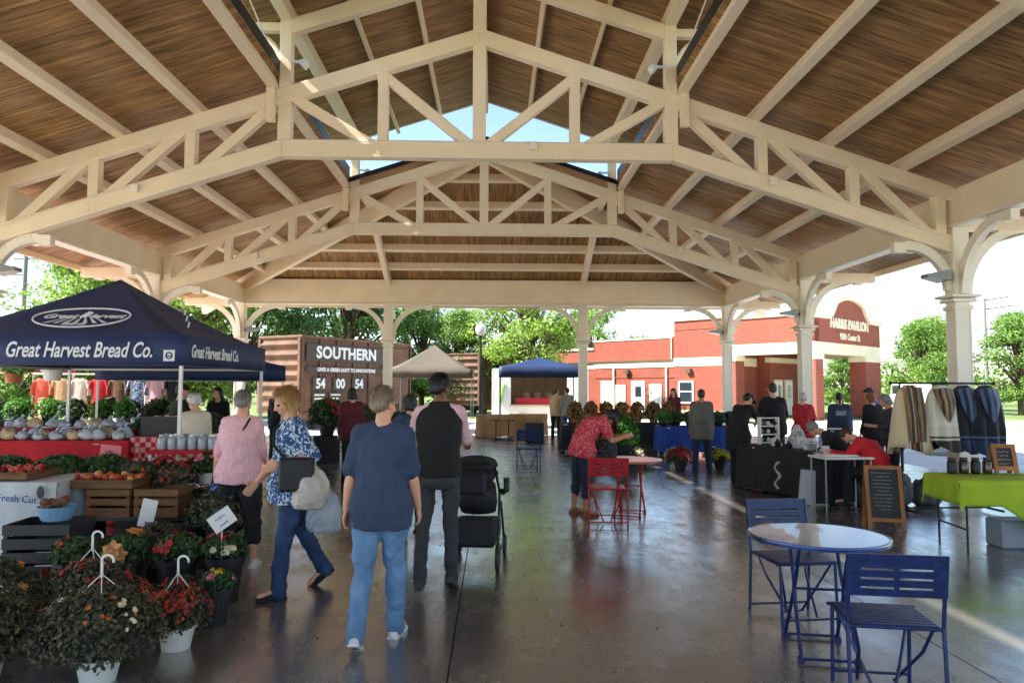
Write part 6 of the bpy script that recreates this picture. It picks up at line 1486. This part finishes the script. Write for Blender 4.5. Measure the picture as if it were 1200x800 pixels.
def poncho(x, m, sc_m, z_bot, w_bot, label, seed, y=0, open_=False):
    e = empty('poncho', (6.55 + x, 10.15 + y, 0), R(2 + 3 * math.sin(seed)), label=label, cat='poncho', group='woven ponchos on the rack')
    N4 = 40; prof = [(1.75, .05), (1.70, .13), (1.62, .19), (1.5, .22), (1.3, .25), (1.1, .27), (z_bot, w_bot)]
    vs = []
    for z, w_ in prof:
        for k in range(N4):
            a = 2 * math.pi * k / N4; t = (1.75 - z) / .8
            rx = w_ * (1 + .05 * t * math.sin(5 * a + seed)); ry = (.06 + .09 * t) * (1 + .35 * t * math.sin(9 * a + seed * 2)); zz = z - (.07 * math.cos(2 * a + seed) + .12 * abs(math.sin(a)) if z == z_bot else 0)
            vs.append((rx * math.cos(a), ry * math.sin(a), zz))
    q = MB(); q.add(vs, [(i * N4 + k, i * N4 + (k + 1) % N4, (i + 1) * N4 + (k + 1) % N4, (i + 1) * N4 + k) for i in range(len(prof) - 1) for k in range(N4)])
    o = q.build('weave', m, e, smooth=True); sb_ = o.modifiers.new('sub', 'SUBSURF'); sb_.levels = sb_.render_levels = 1; o.modifiers.new('s', 'SOLIDIFY').thickness = .008
    q = MB(); Vx = Vector((1, 0, 0)); Yv = Vector((0, 1, 0))
    pts = [(-.13, -.06, 1.66), (-.10, -.15, 1.5), (-.03, -.19, 1.36), (0, -.2, 1.26), (.03, -.19, 1.36), (.10, -.15, 1.5), (.13, -.06, 1.66)]
    if not open_:
        q.add([(-.15, -.055, 1.70), (.15, -.055, 1.70), (.13, -.135, 1.52), (.07, -.165, 1.34), (0, -.18, 1.24), (-.07, -.165, 1.34), (-.13, -.135, 1.52), (0, -.17, 1.5), (0, -.10, 1.72)],
              [(0, 6, 7, 8), (6, 5, 7), (5, 4, 7), (4, 3, 7), (3, 2, 7), (2, 1, 8, 7)])
    else:
        for s in (-1, 1): q.add([(s * .02, -.10, 1.72), (s * .12, -.09, 1.72), (s * .13, -.17, 1.35), (s * .10, -.19, .98), (s * .02, -.19, .98), (s * .03, -.17, 1.35)], [(0, 1, 2, 5), (5, 2, 3, 4)])
    o = q.build('collar', sc_m, e, smooth=True); o.modifiers.new('s', 'SOLIDIFY').thickness = .012
    q = MB(); q.tube([(0, 0, 1.74)] + [(0, .02 * math.sin(a), 1.79 + .02 * math.cos(a)) for a in np.linspace(math.pi, -.6, 7)], .004, 5); q.build('hanger', M_STEEL, e)
poncho(-.50, ST1, ST4, .93, .31, 'cream and brown poncho with vertical stripes, leftmost on the rack', 1, -.04, True)
poncho(-.02, ST2, ST4, 1.0, .30, 'cream poncho with striped brown cowl and dark hem, second on the rack', 2, .02)
poncho(.33, ST3, ST5, .98, .20, 'navy shawl with blue stripes, third on the rack', 3, .06)
poncho(.58, ST3, ST5, .96, .24, 'navy poncho with light blue hem stripes at the right end of the rack', 4, -.03)
# things under/next to the rack
for k, (x, y, s__, lab) in enumerate([(5.75, 10.7, .24, 'grey lumpy bag on the floor left of the rack'), (6.15, 10.75, .27, 'dark grey bag beneath the first poncho'), (6.6, 10.7, .22, 'bundle of dark fabric beneath the navy ponchos')]):
    q = MB(); rg_ = random.Random(k); q.ell((0, 0, s__ * .8), (s__ * 1.1, s__ * .8, s__), nu=16, nv=10); q.v = [(a * (1 + .12 * rg_.uniform(-1, 1)), b2 * (1 + .12 * rg_.uniform(-1, 1)), max(0, c * (1 + .1 * rg_.uniform(-1, 1)))) for a, b2, c in q.v]
    o = q.build('fabric_bag', cloth('grey_print_fabric', '6a6c6e', c2='3a3c40', vscale=14), None, smooth=True); o.location = (x, y, 0); tag(o, lab, 'bag')
# ------------------------------------------------------------------ jewellery table, folding table, small things
cloth_table((5.12, 11.75, 0), .75, 2.1, .74, R(14), cloth('black_cloth', '1b1c1f'), 'black draped jewellery table with a pale scroll emblem', seed=31)
q = MB(); 
for k in range(14): a = k * .45; q.ell((-.012, .06 * math.sin(a * 1.7), .12 + k * .03), (.006, .035 * abs(math.cos(a)) + .012, .02))
ob = q.build('emblem', mat('pale_emblem', 'a8aab0', .7), None); ob.location = (4.665, 11.35, .05); ob.rotation_euler = (0, 0, R(14)); tag(ob, 'pale scroll emblem printed on the black table drape', 'emblem')
e = empty('folding_table', (5.12, 10.35, 0), R(4), label='narrow white folding table in front of the seated woman in red', cat='table')
MB().bb(-.30, .42, -.25, .25, .72, .75).build('tabletop', M_WHITE, e, bevel=.008)
for a in (-.27, .39):
    for b2 in (-.2, .2): MB().tube([(a, b2, 0), (a, b2, .72)], .012, 6).build('leg', M_STEEL, e)
o = MB().bb(-.22, .22, -.03, .03, 0, .5).build('leaning_board', mat('pale_panel', 'b8bcc0', .5)); o.location = (4.95, 10.75, 0); o.rotation_euler = (0, R(6), 0); tag(o, 'pale panel leaning beneath the white folding table', 'panel')
for nm, (x, y, h) in {'left': (5.3, 10.2, .46), 'right': (5.55, 11.3, .5)}.items():
    e = empty('folding_chair', (5.77 if nm == 'left' else 5.72, y + .12, 0), R(60), label='black folding chair under the ' + ('woman in the red sweater' if nm == 'left' else 'grey haired person in black'), cat='chair', group='black folding chairs')
    MB().bb(-.22, .22, -.22, .2, h - .06, h - .02).build('seat', M_DARK, e, bevel=.01); MB().bb(-.22, .22, -.26, -.235, h + .1, h + .38).build('backrest', M_DARK, e, bevel=.01)
    for a in (-.2, .2): MB().tube([(a, -.25, h + .38), (a, -.22, h - .05), (a, .24, 0)], .012, 6).build('leg', M_DARK, e); MB().tube([(a, .17, h - .06), (a, -.26, 0)], .012, 6).build('leg', M_DARK, e)
rr1 = random.Random(9)
M_ACR = mat('clear_acrylic', 'b8c0c4', .2, spec=.8, trans=.3, var=.3, vscale=30)
for k in range(14):
    x = 4.80 + rr1.uniform(-.2, .3); y = 10.9 + k * .13; h = rr1.uniform(.08, .26)
    q = MB()
    if k % 3 == 0: q.lathe((0, 0, 0), [(.06, 0), (.06, .01), (.01, .012), (.01, h), (.09, h), (.09, h + .012), (0, h + .012)], 12)
    elif k % 3 == 1: q.bb(-.08, .08, -.05, .05, 0, h * .5); q.bb(-.06, .06, .02, .035, h * .5, h * 1.1)
    else: q.lathe((0, 0, 0), [(.03, 0), (.05, h * .3), (.055, h * .6), (.02, h * .8), (.025, h), (0, h)], 12)
    o = q.build('jewellery_stand', (M_ACR, M_WHITE, M_DARK)[k % 3], None); o.location = (x + .25, y, .748); o.rotation_euler = (0, 0, rr1.uniform(-.5, .5)); tag(o, 'small %s display stand, %s from the near end of the black draped table' % (('clear', 'white', 'dark')[k % 3], ORD[k]), 'display stand', '%s display stands on the black table' % ('clear', 'white', 'dark')[k % 3])
def wire_stand(loc, w_, h, label, m, rz=0):
    e = empty('display_rack', loc, rz, label=label, cat='display rack')
    q = MB()
    for s in (-1, 1): MB().bb(s * w_ / 2 - .012, s * w_ / 2 + .012, -.05, .05, 0, h).build('side_frame', m, e)
    pass
    for k in range(4): MB().bb(-w_ / 2, w_ / 2, -.05, .05, .02 + k * (h - .04) / 3, .035 + k * (h - .04) / 3).build('shelf', m, e)
    for k in range(9): MB().ell((-w_ / 2 + .05 + (k % 3) * (w_ - .1) / 2, 0, .08 + (k // 3) * (h - .04) / 3), (.03, .03, .035), nu=8, nv=6).build('trinket', (M_STEEL, BL['cream'], M_DARK)[k % 3], e)
wire_stand((4.98, 12.55, .748), .34, .46, 'white framed rack of trinkets at the far end of the black table', M_WHITE, R(10))
wire_stand((5.55, 11.4, .748), .34, .34, 'white tiered display stand between the two seated women', M_WHITE, R(-15))
q = MB(); q.lathe((0, 0, 0), [(.17, 0), (.15, .1), (.07, .28), (.03, .36), (0, .36)], 12); rg_ = random.Random(2); q.v = [(a * (1 + .2 * rg_.uniform(-1, 1)), b2 * (1 + .2 * rg_.uniform(-1, 1)), c) for a, b2, c in q.v]
o = q.build('scarf_heap', pattern_mat('grey_white_scarf', '8a8c8c', 'e0e0dc', 24, .45, .55)); o.location = (5.25, 12.0, .748); tag(o, 'heaped grey and white scarves in the middle of the black table', 'scarves')
o = MB().bb(-.24, .24, -.16, .16, 0, .02).build('white_tray', M_WHITE, None, bevel=.005); o.location = (5.14, 10.4, .752); tag(o, 'flat white tray on the white folding table', 'tray')
# blue clothed plant table behind the red table
cloth_table((5.35, 18.2, 0), 2.0, .8, .76, 0, cloth('royal_blue_cloth', '22469a'), 'blue covered table with potted plants left of the grey coated person', drop=.62, seed=41)
for i in range(6): potted('seedling_tray', (4.45 + i * .34, 18.1 + .1 * (i % 2), .77), .22, .2, (.13, .09), M_POTB, nl=500, ls=.07, leaf=M_HERB if i % 3 == 0 else M_HERBD, seed=100 + i, label=ORD[i] + ' low leafy plant from the left on the blue covered table', group='plants on the blue table')
cloth_table((3.6, 19.8, 0), 3.0, .8, .76, 0, cloth('dark_cloth', '24262a'), 'dark table of brown grasses behind the bending woman', seed=42)
for i in range(7): potted('grass_pot', (2.45 + i * .42, 19.7, .77), .2, .32, (.12, .12), M_POTT, nl=400, ls=.12, leaf=mat('dry_grass', '9a7446', .7, island=.4, trans=.2), seed=120 + i, label=ORD[i] + ' pot of dry brown grasses from the left on the dark table', group='dry grass pots')
for i, (x, y, lab) in enumerate([(2.95, 15.2, 'bright green grassy plant on a crate behind the red table'), (2.3, 15.6, 'tan and green plant behind the bending woman')]):
    potted('tall_plant', (x, y, .35), .3, .42, (.17, .2), M_POTB, nl=900, ls=.11, leaf=M_HERB if i == 0 else MATS['dry_grass'], seed=130 + i, label=lab)
    crate((x, y, 0), .5, .4, .34, 0, M_CRATEB, 'black crate under the ' + ('bright green grassy plant' if i == 0 else 'tan and green plant'), slats=3, group='black plastic crates')
for i, (x, y, r_, bl_, pm, lab) in enumerate([(4.12, 15.15, .27, ['rust', 'red'], M_POTB, 'round brick red mum on the floor beside the grey coated person'), (4.15, 15.75, .22, ['pink', 'white'], M_POTW, 'pink and white mum behind the brick red one'), (5.02, 15.4, .22, ['lime', 'yellow'], M_POTB, 'lime and yellow mum right of the grey coated person'), (3.55, 16.2, .24, ['cream'], M_POTB, 'cream blooming mum near the blue cloth corner'), (3.1, 16.6, .22, [], M_POTB, 'dark leafless looking plant left of the cream mum'), (5.1, 16.3, .2, ['white'], M_POTW, 'white mum behind the lime one')]):
    potted('potted_mum', (x, y, 0), r_, r_ * .9, (.13, .15), pm, nl=800, ls=.05, blooms=bl_, nb=110 if i != 3 else 40, bs=.055, seed=140 + i, label=lab, group='mums on the floor around the blue table')
# trailer and far end stalls
e = empty('cargo_trailer', (2.1, 31.2, 0), 0, label='white cargo trailer with open side and wooden interior behind the royal blue canopy', cat='trailer')
q = MB(); q.bb(-1.9, 2.2, 1.9, 2.0, .45, 2.5); q.bb(-1.9, -1.82, 0, 1.9, .45, 2.5); q.bb(2.12, 2.2, 0, 1.9, .45, 2.5); q.bb(-1.9, 2.2, 0, 2.0, 2.42, 2.5); q.bb(-1.9, 2.2, 0, 2, .4, .5); q.bb(-1.82, -1.1, 0, .06, .5, 2.42); q.bb(1.3, 2.12, 0, .06, .5, 2.42); q.bb(-1.1, 1.3, 0, .06, 2.2, 2.42); q.bb(-1.1, 1.3, 0, .06, .5, .95)
q.build('trailer_body', M_WHITE, e, bevel=.02)
MB().bb(-1.8, 2.1, 1.86, 1.895, .5, 2.42).build('back_lining', mat('plywood', 'a48a6a', .7, var=.2), e)
MB().bb(-1.15, 1.35, -.3, .3, .92, .97).build('counter', MATS['plywood'], e)
for k in range(3): MB().lathe((-.4 + k * .5, 1.0, .6), [(.2, 0), (.2, .8), (.12, .9), (0, .9)], 12).build('barrel', MATS['plywood'], e)
MB().bb(-.9, 1.0, .2, .5, 1.0, 1.25).build('red_panel', MATS['red_fabric'], e)
MB().tube([(-1.55, -.01, 1.05), (-1.5, -.01, 1.4), (-1.42, -.01, 1.75), (-1.36, -.01, 1.85)], .07, 6).build('lime_logo', mat('lime_logo', '8ac83a', .5), e)
for x in (-.6, .9): MB().tube([(x, -.05, .3), (x, .2, .3)], .3, 16).build('wheel', M_DARK, e)
for k, (x, y, z, sx, c, lab) in enumerate([(.3, 25.4, .9, 1.2, 'b08a60', 'tan covered table left of the royal blue canopy'), (1.5, 26.2, .9, 1.3, 'b89468', 'tan covered table under the royal blue canopy'), (-2.4, 26.6, .85, 2.4, 'a88a6c', 'tan covered table under the taupe canopy')]):
    cloth_table((x, y, 0), sx, .7, z - .14, 0, cloth('tan_cover_%s' % c, c), lab, seed=50 + k)
for k, (x, y) in enumerate(((.35, 24.0), (.75, 23.6))):
    e = empty('stool', (x, y, 0), 0, label=('left' if k == 0 else 'right') + ' of two round stools with dark bases near the far edge', cat='stool', group='round stools')
    MB().lathe((0, 0, .62), [(.19, 0), (.2, .03), (.18, .05), (0, .05)], 16).build('seat', M_WOOD, e); MB().tube([(0, 0, .05), (0, 0, .62)], .02, 8).build('stem', M_BLACK, e); MB().lathe((0, 0, 0), [(.2, 0), (.2, .03), (.05, .07), (0, .07)], 16).build('base', M_BLACK, e)
o = MB().bb(-.3, .3, -.25, .25, 0, .6).build('black_bin', M_DARK, None, bevel=.02); o.location = (1.55, 23.2, 0); tag(o, 'dark covered bin in front of the royal blue canopy', 'bin')
# plants and red goods between the stalls at left centre
for i, (x, y, z, bl_, lab) in enumerate([(-3.5, 16.8, .6, ['red'], 'tall dark plant in front of the boxcar, left one'), (-2.9, 17.2, .5, ['lime'], 'tall dark plant with yellow leaves in front of the boxcar'), (-2.2, 16.2, .3, ['red', 'maroon'], 'red blooming plant between floral bloused woman and navy T-shirt man'), (-1.9, 17.5, .3, ['red'], 'red blooming plant low in front of the boxcar')]):
    potted('tall_plant', (x, y, z), .42, .42, (.2, .25), M_POTB, nl=1300, ls=.1, leaf=M_HERBD, blooms=bl_, nb=26, bs=.1, seed=160 + i, label=lab, group='bushy plants in front of the boxcar')
    o = MB().bb(-.25, .25, -.25, .25, 0, z - .002).build('plant_riser', M_DARK, None, bevel=.01); o.location = (x, y, 0); tag(o, 'dark box under the ' + lab, 'riser')
# right side outside: bench-like bin, pale van, fence
e = empty('litter_bin', (12.2, 19.0, -.02), R(-20), label='grey steel litter bin with white notice behind the small chalkboard', cat='bin')
MB().bb(-.5, .5, -.3, .3, .05, 1.1).build('bin_body', M_STEEL, e, bevel=.03); MB().bb(-.54, .54, -.34, .34, 1.1, 1.18).build('lid', mat('red_brown_lid', '8a4034', .5), e, bevel=.02)
MB().bb(-.42, .12, -.315, -.305, .3, .98).build('notice', M_CARD, e); [scribble('lettering', 7, .06, C_BLUE, e, (-.15, -.32, .85 - .12 * k), (R(90), 0, 0), k) for k in range(4)]
e = empty('white_van', (29.5, 51.0, 0), R(70), label='pale van parked beyond the brick portico', cat='van')
q = MB(); q.prism([(-2.4, .35), (2.4, .35), (2.5, 1.1), (1.7, 1.3), (1.2, 2.1), (-2.4, 2.15)], 1.9, lambda a, b2, t: (a, t - .95, b2)); q.build('body', M_WHITE, e, bevel=.06)
for a in (-1.5, 1.5):
    for b2 in (-.93, .93): MB().tube([(a, b2 - .1, .35), (a, b2 + .1, .35)], .35, 16).build('wheel', M_DARK, e)
for s in (-1, 1): MB().bb(-2.0, .9, s * .955 - .004, s * .955 + .004, 1.35, 1.95).build('window', M_GLASS, e)
